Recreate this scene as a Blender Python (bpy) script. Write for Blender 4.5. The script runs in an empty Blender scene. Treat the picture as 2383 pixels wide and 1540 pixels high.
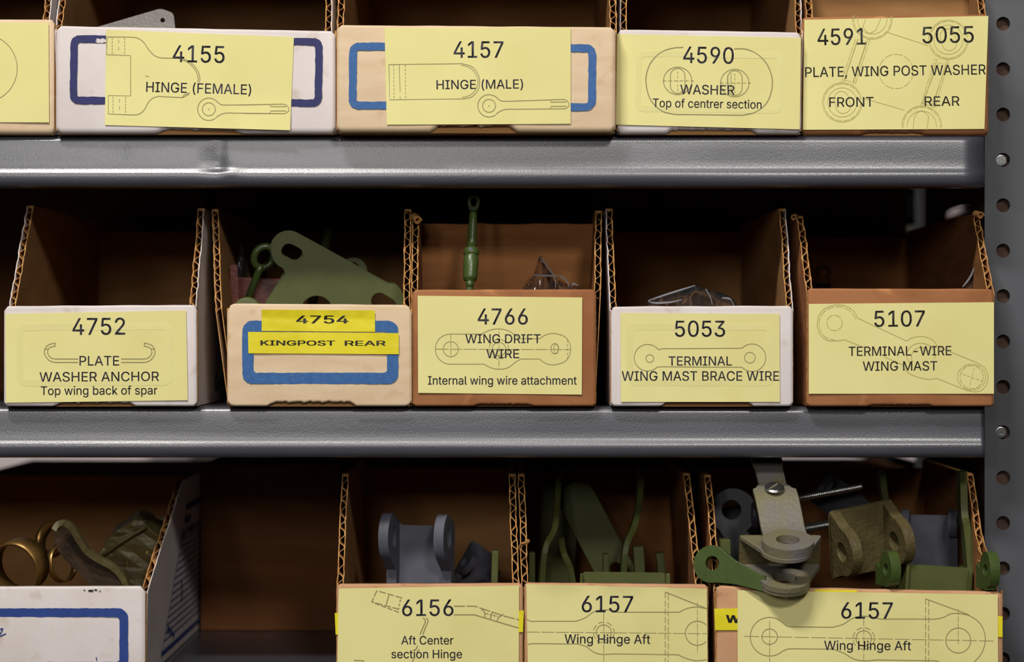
import bpy, bmesh, math, random
from mathutils import Vector, Matrix, Euler, noise
from mathutils.geometry import tessellate_polygon
PI = math.pi
R = math.radians
random.seed(4)
SC = bpy.context.scene
COL = SC.collection

# ------------------------------------------------------------------ scale
S = 0.1 / 430.0          # metres per picture unit on the plane of the box fronts
D = 1.37                 # lens to that plane
CX, CY = 1191.5, 770.0
Z0 = 1.25                # eye height above the floor
def P(px, py, y=0.0):
    k = (D + y) / D
    return Vector(((px - CX) * S * k, y, Z0 + (CY - py) * S * k))
def rgb(r, g, b):
    f = lambda c: (c / 255 / 12.92) if c / 255 <= .04045 else ((c / 255 + .055) / 1.055) ** 2.4
    return (f(r), f(g), f(b), 1)

# ------------------------------------------------------------------ camera, world, lights, exposure
cam = bpy.data.cameras.new('camera'); co = bpy.data.objects.new('camera', cam); COL.objects.link(co)
co.location = (0, -D, Z0); co.rotation_euler = (PI / 2, 0, 0)
cam.sensor_width = 36; cam.lens = 36 * D / (2383 * S); cam.clip_start = .05
cam.dof.use_dof = True; cam.dof.focus_distance = D; cam.dof.aperture_fstop = 7.1
SC.camera = co
w = bpy.data.worlds.new('world'); SC.world = w; w.use_nodes = True
w.node_tree.nodes['Background'].inputs[0].default_value = (1, .9, .78, 1)
w.node_tree.nodes['Background'].inputs[1].default_value = .035
def area(name, loc, target, sx, sy, power, col):
    l = bpy.data.lights.new(name, 'AREA'); l.shape = 'RECTANGLE'; l.size = sx; l.size_y = sy
    l.energy = power; l.color = col
    o = bpy.data.objects.new(name, l); COL.objects.link(o); o.location = loc
    o.rotation_euler = (Vector(target) - Vector(loc)).to_track_quat('-Z', 'Y').to_euler()
    return o
TG = (0, 0, Z0)
area('ceiling_lamp', (-.50, -1.22, Z0 + 1.50), TG, .55, .14, 35, (1, .955, .90))
area('aisle_lamp', (.50, -2.3, Z0 + 1.08), TG, .34, .2, 21, (1, .955, .90))
area('side_lamp', (-.68, -2.3, Z0 + .46), (-.1, 0, Z0), .2, .3, 4.6, (1, .96, .92))
area('side_lamp', (-.26, -2.3, Z0 + .46), (-.1, 0, Z0), .26, .3, 4.6, (1, .96, .92))
area('rear_aisle_lamp', (0, .95, Z0 + 1.0), (0, 1.6, Z0 - .1), .6, .2, 24, (1, .93, .84))
SC.view_settings.view_transform = 'Standard'; SC.view_settings.look = 'None'
SC.view_settings.gamma = 1; SC.view_settings.use_curve_mapping = False
SC.view_settings.exposure = -0.1
try:
    SC.cycles.use_denoising = True
except Exception:
    pass

# ------------------------------------------------------------------ materials
def mat(name, base, rough=.6, metal=0, var=None, vscale=60, bump=0, bscale=600, spots=None, sscale=200, stretch=None, sheen=0, spec=.5, bdetail=3, amount=1.0, clamp=(.35, .65), spot_at=.62):
    m = bpy.data.materials.new(name); m.use_nodes = True
    nt = m.node_tree; n = nt.nodes; b = n['Principled BSDF']
    b.inputs['Roughness'].default_value = rough; b.inputs['Metallic'].default_value = metal
    b.inputs['Specular IOR Level'].default_value = spec
    b.inputs['Base Color'].default_value = base
    tc = n.new('ShaderNodeTexCoord'); src = tc.outputs['Object']
    if stretch:
        mp = n.new('ShaderNodeMapping'); mp.inputs['Scale'].default_value = stretch
        nt.links.new(src, mp.inputs['Vector']); src2 = mp.outputs[0]
    else:
        src2 = src
    col = None
    if var:
        t = n.new('ShaderNodeTexNoise'); t.inputs['Scale'].default_value = vscale; t.inputs['Detail'].default_value = 5
        nt.links.new(src2, t.inputs['Vector'])
        r = n.new('ShaderNodeValToRGB'); r.color_ramp.elements[0].position = clamp[0]; r.color_ramp.elements[1].position = clamp[1]
        r.color_ramp.elements[0].color = base; r.color_ramp.elements[1].color = var
        nt.links.new(t.outputs['Fac'], r.inputs['Fac']); col = r.outputs[0]
    if spots:
        t = n.new('ShaderNodeTexNoise'); t.inputs['Scale'].default_value = sscale; t.inputs['Detail'].default_value = 6
        nt.links.new(src, t.inputs['Vector'])
        r = n.new('ShaderNodeValToRGB'); r.color_ramp.elements[0].position = spot_at; r.color_ramp.elements[1].position = spot_at + .1
        r.color_ramp.elements[0].color = (0, 0, 0, 1); r.color_ramp.elements[1].color = (amount,) * 3 + (1,)
        nt.links.new(t.outputs['Fac'], r.inputs['Fac'])
        mx = n.new('ShaderNodeMix'); mx.data_type = 'RGBA'
        nt.links.new(r.outputs[0], mx.inputs[0])
        if col: nt.links.new(col, mx.inputs[6])
        else: mx.inputs[6].default_value = base
        mx.inputs[7].default_value = spots; col = mx.outputs[2]
    if col: nt.links.new(col, b.inputs['Base Color'])
    if bump:
        t = n.new('ShaderNodeTexNoise'); t.inputs['Scale'].default_value = bscale; t.inputs['Detail'].default_value = bdetail
        nt.links.new(src2 if stretch else src, t.inputs['Vector'])
        bp = n.new('ShaderNodeBump'); bp.inputs['Strength'].default_value = 1; bp.inputs['Distance'].default_value = bump
        nt.links.new(t.outputs['Fac'], bp.inputs['Height']); nt.links.new(bp.outputs[0], b.inputs['Normal'])
    return m
M = {}
M['steel'] = mat('grey_painted_steel', rgb(66, 68, 77), .40, 0, rgb(61, 63, 72), 8, .00006, 1500, bdetail=1, spec=.7)
_b = M['steel'].node_tree.nodes['Principled BSDF']; _b.inputs['Coat Weight'].default_value = .8; _b.inputs['Coat Roughness'].default_value = .3; _b.inputs['Coat IOR'].default_value = 1.65
_l = [l for l in M['steel'].node_tree.links if l.to_socket == _b.inputs['Normal']][0]; M['steel'].node_tree.links.new(_l.from_socket, _b.inputs['Coat Normal'])
M['post'] = mat('grey_painted_post', rgb(82, 84, 90), .45, 0, rgb(76, 78, 84), 14, .00004, 1500, rgb(96, 70, 48), 90, bdetail=2, amount=.7, spot_at=.72)
M['kraft'] = mat('kraft_board', rgb(156, 106, 62), .85, 0, rgb(138, 92, 52), 25, .00006, 500, stretch=(1, 1, 6), spec=.2)
M['kraft_deep'] = mat('shaded_brown_board', rgb(112, 72, 42), .9, 0, rgb(98, 62, 36), 14, stretch=(1, 1, 5), spec=.1)  # darkened kraft: the shade deep in the shelving is in the colour
M['kraft_dark'] = mat('shaded_hole_board', rgb(92, 72, 62), .85, 0, rgb(74, 58, 50), 60, spec=.1)  # shade behind the post holes is put into this darker brown
M['ink2'] = mat('charcoal_print', rgb(56, 51, 46), .6)
M['kraft_in'] = mat('inner_board', rgb(170, 128, 82), .9, 0, rgb(154, 112, 70), 20, .00005, 400, stretch=(1, 1, 4), spec=.15)
M['kraft_red'] = mat('brown_box_board', rgb(166, 112, 72), .8, 0, rgb(146, 94, 58), 40, .00008, 700, rgb(190, 132, 84), 60, spec=.25)
M['white'] = mat('white_liner', rgb(222, 214, 214), .62, 0, rgb(212, 203, 200), 30, .00005, 500, rgb(182, 160, 132), 70, amount=.4, spot_at=.6, spec=.35)
M['tan'] = mat('tan_liner', rgb(224, 200, 168), .68, 0, rgb(214, 188, 154), 28, .00005, 500, rgb(190, 150, 106), 90, stretch=(1, 1, 5), amount=.4, spec=.3)
M['pink'] = mat('buff_liner', rgb(205, 160, 122), .7, 0, rgb(190, 142, 102), 40, .00005, 500, rgb(160, 104, 68), 120, amount=.5, spec=.3)
M['flute'] = mat('torn_board_edge', rgb(202, 156, 98), .85, 0, rgb(176, 124, 70), 300, .0002, 900, spec=.15)
M['paper'] = mat('yellow_paper', rgb(231, 224, 154), .6, 0, rgb(225, 217, 146), 18, .0003, 34, rgb(216, 205, 128), 26, amount=.22, spot_at=.6, spec=.3, bdetail=1)
M['tape'] = mat('yellow_label_tape', rgb(236, 222, 52), .18, 0, rgb(226, 212, 44), 60, .0001, 220, spec=.6, bdetail=1)
M['ink'] = mat('dark_print', rgb(54, 49, 66), .6)
M['black'] = mat('black_print', rgb(28, 26, 20), .35)
M['line'] = mat('pencil_line', rgb(150, 143, 92), .7)
M['faint'] = mat('faint_line', rgb(186, 176, 104), .7)
M['blue'] = mat('blue_print', rgb(38, 88, 150), .6, 0, rgb(46, 100, 160), 300, spots=rgb(130, 150, 170), sscale=700, amount=.35, spot_at=.62)
M['navy'] = mat('navy_print', rgb(30, 32, 98), .6, 0, rgb(27, 29, 88), 200)
M['royal'] = mat('royal_blue_print', rgb(26, 62, 138), .6, 0, rgb(24, 56, 128), 200)
M['green'] = mat('olive_green_paint', rgb(80, 86, 40), .5, 0, rgb(74, 80, 38), 60, .00005, 900, spec=.3)
M['green2'] = mat('glossy_green_paint', rgb(68, 86, 40), .32, 0, rgb(62, 78, 36), 90, .0001, 700, spec=.6)
M['grey'] = mat('blue_grey_primer', rgb(88, 90, 100), .6, 0, rgb(78, 80, 92), 80, .00016, 700, spec=.4)
M['dgrey'] = mat('dark_grey_primer', rgb(66, 66, 74), .55, 0, rgb(56, 56, 64), 80, .00012, 700)
M['cast'] = mat('olive_grey_casting', rgb(118, 112, 78), .5, 0, rgb(116, 112, 112), 45, .0003, 420, rgb(88, 72, 40), 160, amount=.6, spec=.5)
M['cast2'] = mat('rough_casting', rgb(98, 88, 56), .42, 0, rgb(84, 74, 44), 70, .0006, 330, rgb(74, 62, 38), 140, amount=.7, spec=.6)
M['platemet'] = mat('galvanised_grey', rgb(104, 99, 95), .4, .4, rgb(112, 108, 104), 120, .0002, 600)
M['zinc'] = mat('zinc_metal', rgb(176, 178, 176), .28, .95, bump=.00005, bscale=900)
M['brass'] = mat('aged_brass', rgb(150, 116, 62), .33, .7, rgb(120, 88, 46), 60, .0001, 400, rgb(70, 48, 28), 90)
M['bronze'] = mat('dirty_green_metal', rgb(92, 86, 48), .5, .1, rgb(70, 56, 32), 60, .0006, 260, rgb(196, 182, 96), 170, amount=.9, spot_at=.66)
M['rust'] = mat('dark_rusty_bronze', rgb(62, 46, 30), .5, .1, rgb(44, 32, 22), 60, .0004, 300, rgb(84, 54, 36), 160, spec=.2)
M['showthru'] = mat('paper_over_print', rgb(226, 219, 148), .6, 0, rgb(221, 214, 144), 30, .0003, 34)
M['red'] = mat('red_brown_primer', rgb(112, 44, 30), .45, 0, rgb(92, 34, 24), 70, .0002, 400, rgb(140, 90, 70), 300, amount=.5, spot_at=.66)
M['floor'] = mat('concrete', rgb(74, 70, 64), .8, 0, rgb(62, 58, 54), 3, .001, 60)
M['lilac'] = mat('pale_plastic', rgb(196, 186, 190), .4)
M['yellow'] = mat('yellow_plastic', rgb(200, 186, 40), .4)
def plastic():
    m = bpy.data.materials.new('clear_plastic_film'); m.use_nodes = True
    nt = m.node_tree; n = nt.nodes; n.remove(n['Principled BSDF'])
    t = n.new('ShaderNodeBsdfTransparent'); t.inputs[0].default_value = (.86, .86, .86, 1)
    g = n.new('ShaderNodeBsdfGlossy'); g.inputs['Roughness'].default_value = .07; g.inputs[0].default_value = (.95, .95, 1, 1)
    d = n.new('ShaderNodeBsdfDiffuse'); d.inputs[0].default_value = (.6, .6, .62, 1)
    fr = n.new('ShaderNodeFresnel'); fr.inputs[0].default_value = 1.6
    mx = n.new('ShaderNodeMixShader'); nt.links.new(fr.outputs[0], mx.inputs[0]); nt.links.new(t.outputs[0], mx.inputs[1]); nt.links.new(g.outputs[0], mx.inputs[2])
    m2 = n.new('ShaderNodeMixShader'); m2.inputs[0].default_value = .02
    nt.links.new(mx.outputs[0], m2.inputs[1]); nt.links.new(d.outputs[0], m2.inputs[2])
    nt.links.new(m2.outputs[0], n['Material Output'].inputs[0])
    return m
M['film'] = plastic()
M['crease_glint'] = mat('film_glint', rgb(150, 150, 156), .15, spec=.8)  # pale ribs painted as glints along the folds of the film

# ------------------------------------------------------------------ object helpers
def link(name, bm, ms, parent=None, smooth=False, bevel=0, loc=None, rot=None, recalc=True):
    if recalc: bmesh.ops.recalc_face_normals(bm, faces=bm.faces)
    me = bpy.data.meshes.new(name); bm.to_mesh(me); bm.free()
    if not isinstance(ms, (list, tuple)): ms = [ms]
    for m in ms: me.materials.append(m)
    if smooth:
        for p in me.polygons: p.use_smooth = True
    o = bpy.data.objects.new(name, me); COL.objects.link(o)
    if loc is not None: o.location = loc
    if rot is not None: o.rotation_euler = rot
    if parent is not None:
        o.parent = parent
    if bevel:
        b = o.modifiers.new('edge', 'BEVEL'); b.width = bevel; b.segments = 2; b.limit_method = 'ANGLE'; b.angle_limit = R(40)
        b.use_clamp_overlap = True
    return o
def tag(o, label, cat, group=None):
    o['label'] = label; o['category'] = cat
    if group: o['group'] = group
    return o
def thing(name, label, cat, loc, rot=(0, 0, 0), group=None):
    o = bpy.data.objects.new(name, None); COL.objects.link(o); o.location = loc; o.rotation_euler = rot
    o.empty_display_size = .01
    return tag(o, label, cat, group)
def shift(bm, v):
    bmesh.ops.translate(bm, verts=bm.verts, vec=v)
def add_box(bm, x0, x1, y0, y1, z0, z1, mi=0):
    vs = [bm.verts.new(p) for p in ((x0, y0, z0), (x1, y0, z0), (x1, y1, z0), (x0, y1, z0), (x0, y0, z1), (x1, y0, z1), (x1, y1, z1), (x0, y1, z1))]
    for f in ((0, 3, 2, 1), (4, 5, 6, 7), (0, 1, 5, 4), (1, 2, 6, 5), (2, 3, 7, 6), (3, 0, 4, 7)):
        bm.faces.new([vs[i] for i in f]).material_index = mi
def add_prism(bm, loops, t, xf=None, mi=0):
    """loops: 2D outlines (first outer, others holes) in x,z; solid of thickness t along +y."""
    xf = xf or (lambda p: p)
    flat = [p for l in loops for p in l]
    tris = tessellate_polygon([[Vector((p[0], p[1], 0)) for p in l] for l in loops])
    f = [bm.verts.new(xf(Vector((p[0], 0, p[1])))) for p in flat]
    b = [bm.verts.new(xf(Vector((p[0], t, p[1])))) for p in flat]
    for t3 in tris:
        try:
            bm.faces.new([f[i] for i in t3]).material_index = mi
            bm.faces.new([b[i] for i in reversed(t3)]).material_index = mi
        except ValueError: pass
    o = 0
    for l in loops:
        n = len(l)
        for i in range(n):
            a, c = o + i, o + (i + 1) % n
            try: bm.faces.new([f[a], f[c], b[c], b[a]]).material_index = mi
            except ValueError: pass
        o += n
def circ(cx, cy, r, ry=None, n=28, a0=0, a1=2 * PI, rot=0):
    ry = ry or r; full = abs(a1 - a0 - 2 * PI) < 1e-6; m = n if full else n + 1
    out = []
    for i in range(m):
        a = a0 + (a1 - a0) * i / n; x, y = r * math.cos(a), ry * math.sin(a)
        out.append((cx + x * math.cos(rot) - y * math.sin(rot), cy + x * math.sin(rot) + y * math.cos(rot)))
    return out
def slot(cx, cy, l, r, rot, n=10):
    pts = []
    for sgn, a0 in ((1, -PI / 2), (-1, PI / 2)):
        for i in range(n + 1):
            a = a0 + PI * i / n
            pts.append((sgn * l + r * math.cos(a), r * math.sin(a)))
    c, s_ = math.cos(rot), math.sin(rot)
    return [(cx + x * c - y * s_, cy + x * s_ + y * c) for x, y in pts]
def fillet(pts, n=7):
    """pts: (x, y, r); rounded polygon."""
    out = []; L = len(pts)
    for i in range(L):
        p = Vector(pts[i][:2]); a = Vector(pts[i - 1][:2]); b = Vector(pts[(i + 1) % L][:2]); r = pts[i][2] if len(pts[i]) > 2 else 0
        if r <= 0: out.append(tuple(p)); continue
        u = (a - p).normalized(); v = (b - p).normalized(); ang = u.angle(v)
        d = min(r / math.tan(ang / 2), (a - p).length * .49, (b - p).length * .49)
        r2 = d * math.tan(ang / 2); c = p + (u + v).normalized() * (r2 / math.sin(ang / 2))
        q0 = p + u * d - c; q1 = p + v * d - c
        a0 = math.atan2(q0.y, q0.x); a1 = math.atan2(q1.y, q1.x); da = a1 - a0
        while da > PI: da -= 2 * PI
        while da < -PI: da += 2 * PI
        for k in range(n + 1):
            t = a0 + da * k / n; out.append((c.x + r2 * math.cos(t), c.y + r2 * math.sin(t)))
    return out
def add_lathe(bm, prof, xf=None, n=24, mi=0, closed=False):
    """prof: (radius, height) about +z."""
    xf = xf or (lambda p: p); rings = []
    for r, h in prof:
        rings.append([bm.verts.new(xf(Vector((r * math.cos(2 * PI * i / n), r * math.sin(2 * PI * i / n), h)))) for i in range(n)])
    m = len(rings)
    for k in range(m if closed else m - 1):
        A, B = rings[k], rings[(k + 1) % m]
        for i in range(n):
            bm.faces.new([A[i], A[(i + 1) % n], B[(i + 1) % n], B[i]]).material_index = mi
    if not closed:
        bm.faces.new(rings[0][::-1]).material_index = mi; bm.faces.new(rings[-1]).material_index = mi
def add_sweep(bm, path, side, hw, t, mi=0):
    """flat bar: path of 3D points, side vector, half widths, thickness."""
    path = [Vector(p) for p in path]; side = Vector(side).normalized(); secs = []
    for i, p in enumerate(path):
        d = (path[min(i + 1, len(path) - 1)] - path[max(i - 1, 0)]).normalized(); nn = side.cross(d).normalized()
        h = hw[i] if isinstance(hw, (list, tuple)) else hw
        secs.append([bm.verts.new(p + side * h * a + nn * t / 2 * b) for a, b in ((-1, -1), (1, -1), (1, 1), (-1, 1))])
    for A, B in zip(secs, secs[1:]):
        for i in range(4):
            bm.faces.new([A[i], A[(i + 1) % 4], B[(i + 1) % 4], B[i]]).material_index = mi
    bm.faces.new(secs[0][::-1]).material_index = mi; bm.faces.new(secs[-1]).material_index = mi
def smooth_path(pts, n=6):
    out = []; L = len(pts)
    for i in range(L - 1):
        p0, p1, p2, p3 = [Vector(pts[max(0, min(L - 1, i + k))]) for k in (-1, 0, 1, 2)]
        for k in range(n):
            t = k / n
            out.append(.5 * ((2 * p1) + (p2 - p0) * t + (2 * p0 - 5 * p1 + 4 * p2 - p3) * t * t + (3 * p1 - p0 - 3 * p2 + p3) * t ** 3))
    out.append(Vector(pts[-1])); return out

# ------------------------------------------------------------------ lettering: outlines of a plain sans alphabet
GLYPHS = {'(':(273,'89,207 90,244 94,283 101,324 109,364 119,403 132,441 145,477 160,510 177,539 236,539 219,503 204,466 191,428 179,390 169,351 161,313 156,276 152,241 151,207 152,176 155,145 160,115 167,83 177,50 188,16 202,-19 218,-57 236,-96 177,-96 150,-46 128,4 111,55 99,106 92,156'),
')':(273,'37,-96 56,-56 72,-18 86,18 97,52 106,85 113,116 118,147 121,177 122,207 121,241 117,276 112,313 104,351 94,390 82,428 69,466 54,503 37,539 97,539 113,510 128,477 142,441 154,403 164,364 173,323 179,283 183,244 184,207 182,156 174,104 161,53 144,3 123,-47 97,-96'),
',':(187,'38,-119 68,71 137,71 84,-119'),
'-':(453,'337,244 337,188 114,188 114,244'),
'0':(453,'227,-7 191,-3 158,7 130,24 105,48 85,77 69,113 57,155 50,202 48,254 50,306 57,353 69,395 85,431 106,461 130,484 159,502 191,512 227,516 262,512 295,502 323,484 348,461 368,431 384,395 396,353 403,306 405,254 403,202 396,155 384,113 368,77 348,48 323,24 295,7 263,-3;227,50 250,52 271,60 290,74 306,92 320,116 330,144 338,176 342,213 344,254 342,295 338,332 330,365 320,393 306,416 290,435 271,449 250,457 227,460 203,457 182,449 163,435 147,416 134,393 123,365 115,332 111,295 109,254 111,213 115,176 123,144 134,116 147,92 163,74 182,60 203,52'),
'1':(453,'76,0 76,55 391,55 391,0;276,509 276,0 212,0 212,448 209,448 86,358 86,427 198,509'),
'2':(453,'64,0 64,47 234,229 252,248 268,266 282,282 294,298 303,312 311,327 316,341 319,356 320,371 319,389 315,405 308,419 298,431 287,441 273,449 258,455 241,458 224,460 205,458 188,454 172,447 159,438 148,427 139,413 132,398 128,381 127,362 66,362 68,391 75,418 86,442 102,464 121,482 143,496 168,507 196,513 225,516 254,513 281,507 306,497 328,482 346,465 361,445 372,423 379,398 381,372 380,354 377,336 371,318 363,299 351,280 336,259 317,235 294,209 267,180 153,60 153,57 389,57 389,0'),
'3':(453,'218,-7 188,-5 159,1 133,10 108,22 88,38 70,57 57,79 48,104 44,132 109,132 112,115 118,100 126,87 137,76 150,66 165,59 182,54 200,51 219,50 239,51 258,55 275,61 291,69 304,80 315,93 323,108 328,125 329,145 328,163 323,180 316,196 306,211 292,223 275,234 254,241 229,246 201,248 157,248 157,299 288,448 288,452 70,452 70,509 372,509 372,461 211,278 211,289 247,290 279,286 308,276 333,262 354,244 371,222 383,198 391,173 393,145 390,116 383,90 370,66 354,45 333,27 309,12 281,2 251,-5'),
'4':(453,'40,105 40,158 247,509 311,509 109,166 109,163 413,163 413,105;282,0 282,121 282,146 282,318 343,318 343,0'),
'5':(453,'221,-7 192,-5 165,1 140,11 118,25 99,41 83,60 71,82 63,105 60,130 122,130 125,115 130,102 138,89 148,78 160,68 173,60 188,54 204,51 221,50 241,51 259,56 276,64 291,75 304,89 314,104 322,122 326,141 328,162 326,183 321,203 314,221 303,237 290,251 275,262 257,270 238,275 218,277 201,276 184,273 167,268 152,262 139,255 128,246 67,253 96,509 366,509 366,452 151,452 134,301 136,301 148,311 162,318 178,325 194,330 212,333 229,334 252,332 274,328 294,321 313,311 330,299 345,285 358,269 370,251 379,231 386,210 390,187 391,163 388,132 381,102 369,76 352,52 332,32 309,15 282,3 253,-4'),
'6':(453,'226,-7 196,-4 168,3 142,15 119,31 100,51 84,74 73,101 66,130 64,162 65,187 71,212 80,239 93,268 112,302 137,340 252,509 322,509 151,261 145,261 151,270 157,279 165,288 174,295 184,302 196,307 208,311 221,313 235,314 265,312 291,305 316,295 337,280 355,262 370,240 380,215 387,187 389,157 387,127 379,98 368,73 352,50 333,30 310,14 284,3 257,-4;226,48 245,50 263,55 279,63 293,73 304,86 314,101 322,119 326,137 327,157 326,178 322,196 314,213 304,228 293,241 279,251 263,259 245,264 226,265 207,264 190,259 174,252 160,241 148,229 138,214 131,197 126,179 125,158 126,138 131,119 138,102 148,86 160,73 174,63 190,55 207,50'),
'7':(453,'97,0 323,448 323,452 62,452 62,509 391,509 391,449 165,0'),
'8':(453,'226,-7 193,-5 163,1 136,11 111,25 91,42 74,62 62,84 54,109 52,135 53,156 58,176 65,195 75,212 87,228 101,241 117,252 134,260 153,265 153,267 129,276 109,289 93,308 80,330 73,354 70,380 73,405 79,429 90,450 106,469 124,485 146,498 170,508 197,514 226,516 255,514 282,508 306,498 328,485 346,469 361,450 373,429 379,405 382,380 379,354 372,330 359,308 343,289 323,276 300,267 300,265 319,260 335,252 351,241 365,228 377,212 387,195 395,176 399,156 401,135 398,109 391,84 378,62 362,42 341,25 317,11 289,1 259,-5;226,49 248,50 267,54 285,60 300,69 313,79 323,91 331,106 335,121 337,139 335,157 330,173 322,189 312,202 298,213 283,223 265,230 247,234 226,235 206,234 187,230 169,223 154,213 140,202 130,189 122,173 117,157 115,139 117,121 121,106 129,91 139,79 152,69 167,60 185,54 205,50;226,290 244,291 260,294 274,300 287,308 298,318 307,330 314,344 318,359 319,376 318,392 314,407 308,420 299,432 288,442 275,449 260,455 244,459 226,460 208,459 192,455 177,449 164,442 153,432 145,420 138,407 134,392 133,376 134,359 138,344 145,330 154,318 165,308 178,300 193,294 209,291'),
'9':(453,'226,516 256,513 285,506 310,494 333,478 352,458 368,434 380,408 387,378 389,347 387,322 382,296 373,270 359,240 340,207 315,168 200,0 130,0 301,248 307,248 302,238 295,229 287,221 278,214 268,207 257,202 245,198 232,195 218,195 188,197 161,203 137,214 116,229 98,247 83,269 72,294 66,321 64,352 66,382 73,411 85,436 101,459 120,479 143,494 168,506 196,513;226,460 207,459 190,454 174,446 160,435 148,423 138,407 131,390 127,372 125,352 127,331 131,313 138,295 148,280 160,268 174,257 190,250 207,245 226,243 245,245 263,249 279,257 293,267 305,280 314,295 322,312 326,330 327,350 326,371 322,390 314,407 305,422 293,435 279,446 263,454 245,459'),
'A':(479,'16,0 201,509 276,509 463,0 395,0 287,302 280,323 272,346 264,372 255,402 244,438 232,478 245,478 233,437 222,402 213,371 204,345 197,322 191,302 85,0;110,142 110,199 370,199 370,142'),
'B':(456,'60,0 60,509 241,509 274,507 304,501 329,491 350,477 367,461 381,442 390,421 396,398 398,374 397,353 393,336 387,320 378,307 368,295 356,286 343,278 329,272 315,267 315,262 331,260 347,254 363,245 378,234 391,220 402,203 411,184 416,161 418,136 416,111 410,88 400,67 386,48 368,31 344,18 317,8 284,2 247,0;125,57 245,57 281,60 309,67 330,80 344,96 353,115 355,137 354,153 350,169 342,184 333,197 320,209 306,218 289,225 269,229 248,231 125,231;125,285 238,285 256,287 273,290 288,296 302,304 314,314 323,326 330,340 335,355 336,372 333,393 326,412 313,429 294,442 270,449 240,452 125,452'),
'C':(510,'267,-7 225,-3 186,7 150,25 119,49 92,79 70,115 53,157 44,203 40,254 44,305 53,352 70,393 92,429 119,459 150,484 186,501 225,512 267,516 293,514 317,511 340,504 362,496 383,485 402,471 419,456 435,438 448,418 459,397 467,373 473,348 408,348 404,365 397,380 389,395 380,407 369,418 357,428 344,437 330,444 315,449 300,453 284,455 267,456 237,453 209,445 184,432 161,414 141,391 125,364 113,332 106,295 103,254 106,213 113,177 125,145 141,117 161,94 184,76 210,63 237,56 267,53 284,54 300,56 315,60 330,65 344,72 357,81 369,90 380,102 389,114 397,128 404,144 408,160 473,160 467,135 459,112 448,91 435,71 420,53 402,38 383,24 363,13 341,5 317,-2 293,-6'),
'D':(502,'219,0 96,0 96,57 215,57 254,60 288,68 318,81 343,99 363,122 379,149 390,181 397,216 399,255 397,294 390,329 379,361 364,388 344,410 320,428 291,441 258,449 221,452 93,452 93,509 225,509 273,505 315,495 353,478 385,455 412,426 433,391 449,351 458,306 462,255 458,205 449,159 433,119 411,83 384,54 351,31 312,14 268,3;125,509 125,0 60,0 60,509'),
'E':(418,'60,0 60,509 372,509 372,452 125,452 125,286 355,286 355,229 125,229 125,57 375,57 375,0'),
'F':(410,'60,0 60,509 369,509 369,452 125,452 125,278 346,278 346,221 125,221 125,0'),
'G':(520,'269,-7 225,-3 185,7 149,25 118,49 91,79 69,116 53,157 43,203 40,254 43,305 53,352 69,393 91,429 117,459 149,484 184,501 223,512 265,516 291,514 316,510 340,504 363,494 384,483 403,469 421,453 436,436 449,416 460,395 468,373 474,349 408,349 402,365 395,379 387,393 378,406 368,417 356,427 344,436 330,443 315,448 300,453 283,455 265,456 236,453 209,445 183,432 160,414 141,392 125,364 113,332 106,295 103,254 106,213 113,177 125,145 141,117 161,95 184,76 210,63 238,56 269,53 296,55 322,61 345,71 365,85 382,102 396,123 407,147 413,173 415,202 434,199 283,199 283,256 478,256 478,200 475,160 466,124 451,91 431,62 406,38 377,19 344,5 308,-4'),
'H':(517,'60,0 60,509 125,509 125,289 392,289 392,509 457,509 457,0 392,0 392,232 125,232 125,0'),
'I':(300,'31,0 31,57 118,57 118,452 31,452 31,509 269,509 269,452 183,452 183,57 269,57 269,0'),
'K':(466,'104,145 104,216 116,231 128,246 139,261 151,275 162,289 174,303 187,317 199,331 212,344 364,509 448,509 231,276 228,276;60,0 60,509 125,509 125,334 124,225 125,193 125,0;372,0 188,259 228,309 449,0'),
'L':(393,'60,0 60,509 125,509 125,57 361,57 361,0'),
'M':(628,'60,0 60,509 152,509 277,187 280,179 284,170 287,159 291,147 295,135 299,123 303,110 307,97 311,84 315,71 319,60 322,49 307,49 311,59 314,71 318,83 322,95 326,108 330,121 334,134 338,146 342,158 346,169 349,179 352,187 476,509 568,509 568,0 504,0 504,291 504,302 504,314 504,327 505,340 505,354 505,369 505,383 506,398 506,413 506,428 507,443 507,457 513,457 508,441 503,425 498,409 492,393 487,378 482,363 477,348 472,335 467,322 463,310 459,300 456,291 342,0 286,0 170,291 167,300 163,310 159,321 155,333 150,347 145,361 140,376 134,392 129,408 124,424 118,441 112,457 119,457 119,444 120,430 120,416 120,401 121,386 121,372 121,357 121,342 122,328 122,315 122,302 122,291 122,0'),
'N':(523,'60,0 60,509 136,509 343,183 349,174 355,163 363,151 371,137 379,122 388,107 396,90 405,73 414,55 405,54 403,72 402,90 401,108 400,126 399,142 399,157 399,171 399,184 399,195 399,509 463,509 463,0 387,0 202,290 194,303 186,317 177,331 168,346 159,363 148,381 136,402 123,425 108,452 119,454 120,429 121,406 122,384 123,363 124,345 124,328 125,313 125,301 125,291 125,0'),
'O':(533,'267,-7 225,-3 186,7 150,25 119,49 92,79 70,115 53,157 44,203 40,254 44,305 53,352 70,393 92,429 119,459 150,484 186,501 225,512 267,516 309,512 348,501 384,484 415,459 442,429 464,393 480,352 490,305 493,254 490,203 480,157 464,115 442,79 415,49 384,25 348,7 309,-3;267,53 296,55 324,63 349,76 372,94 392,116 408,144 420,176 428,213 430,254 428,295 420,332 408,365 392,392 372,415 349,433 324,446 296,453 267,456 237,453 210,445 184,433 161,415 142,392 125,364 113,332 106,295 103,254 106,213 113,176 125,144 142,117 161,94 184,76 210,63 237,55'),
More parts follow.
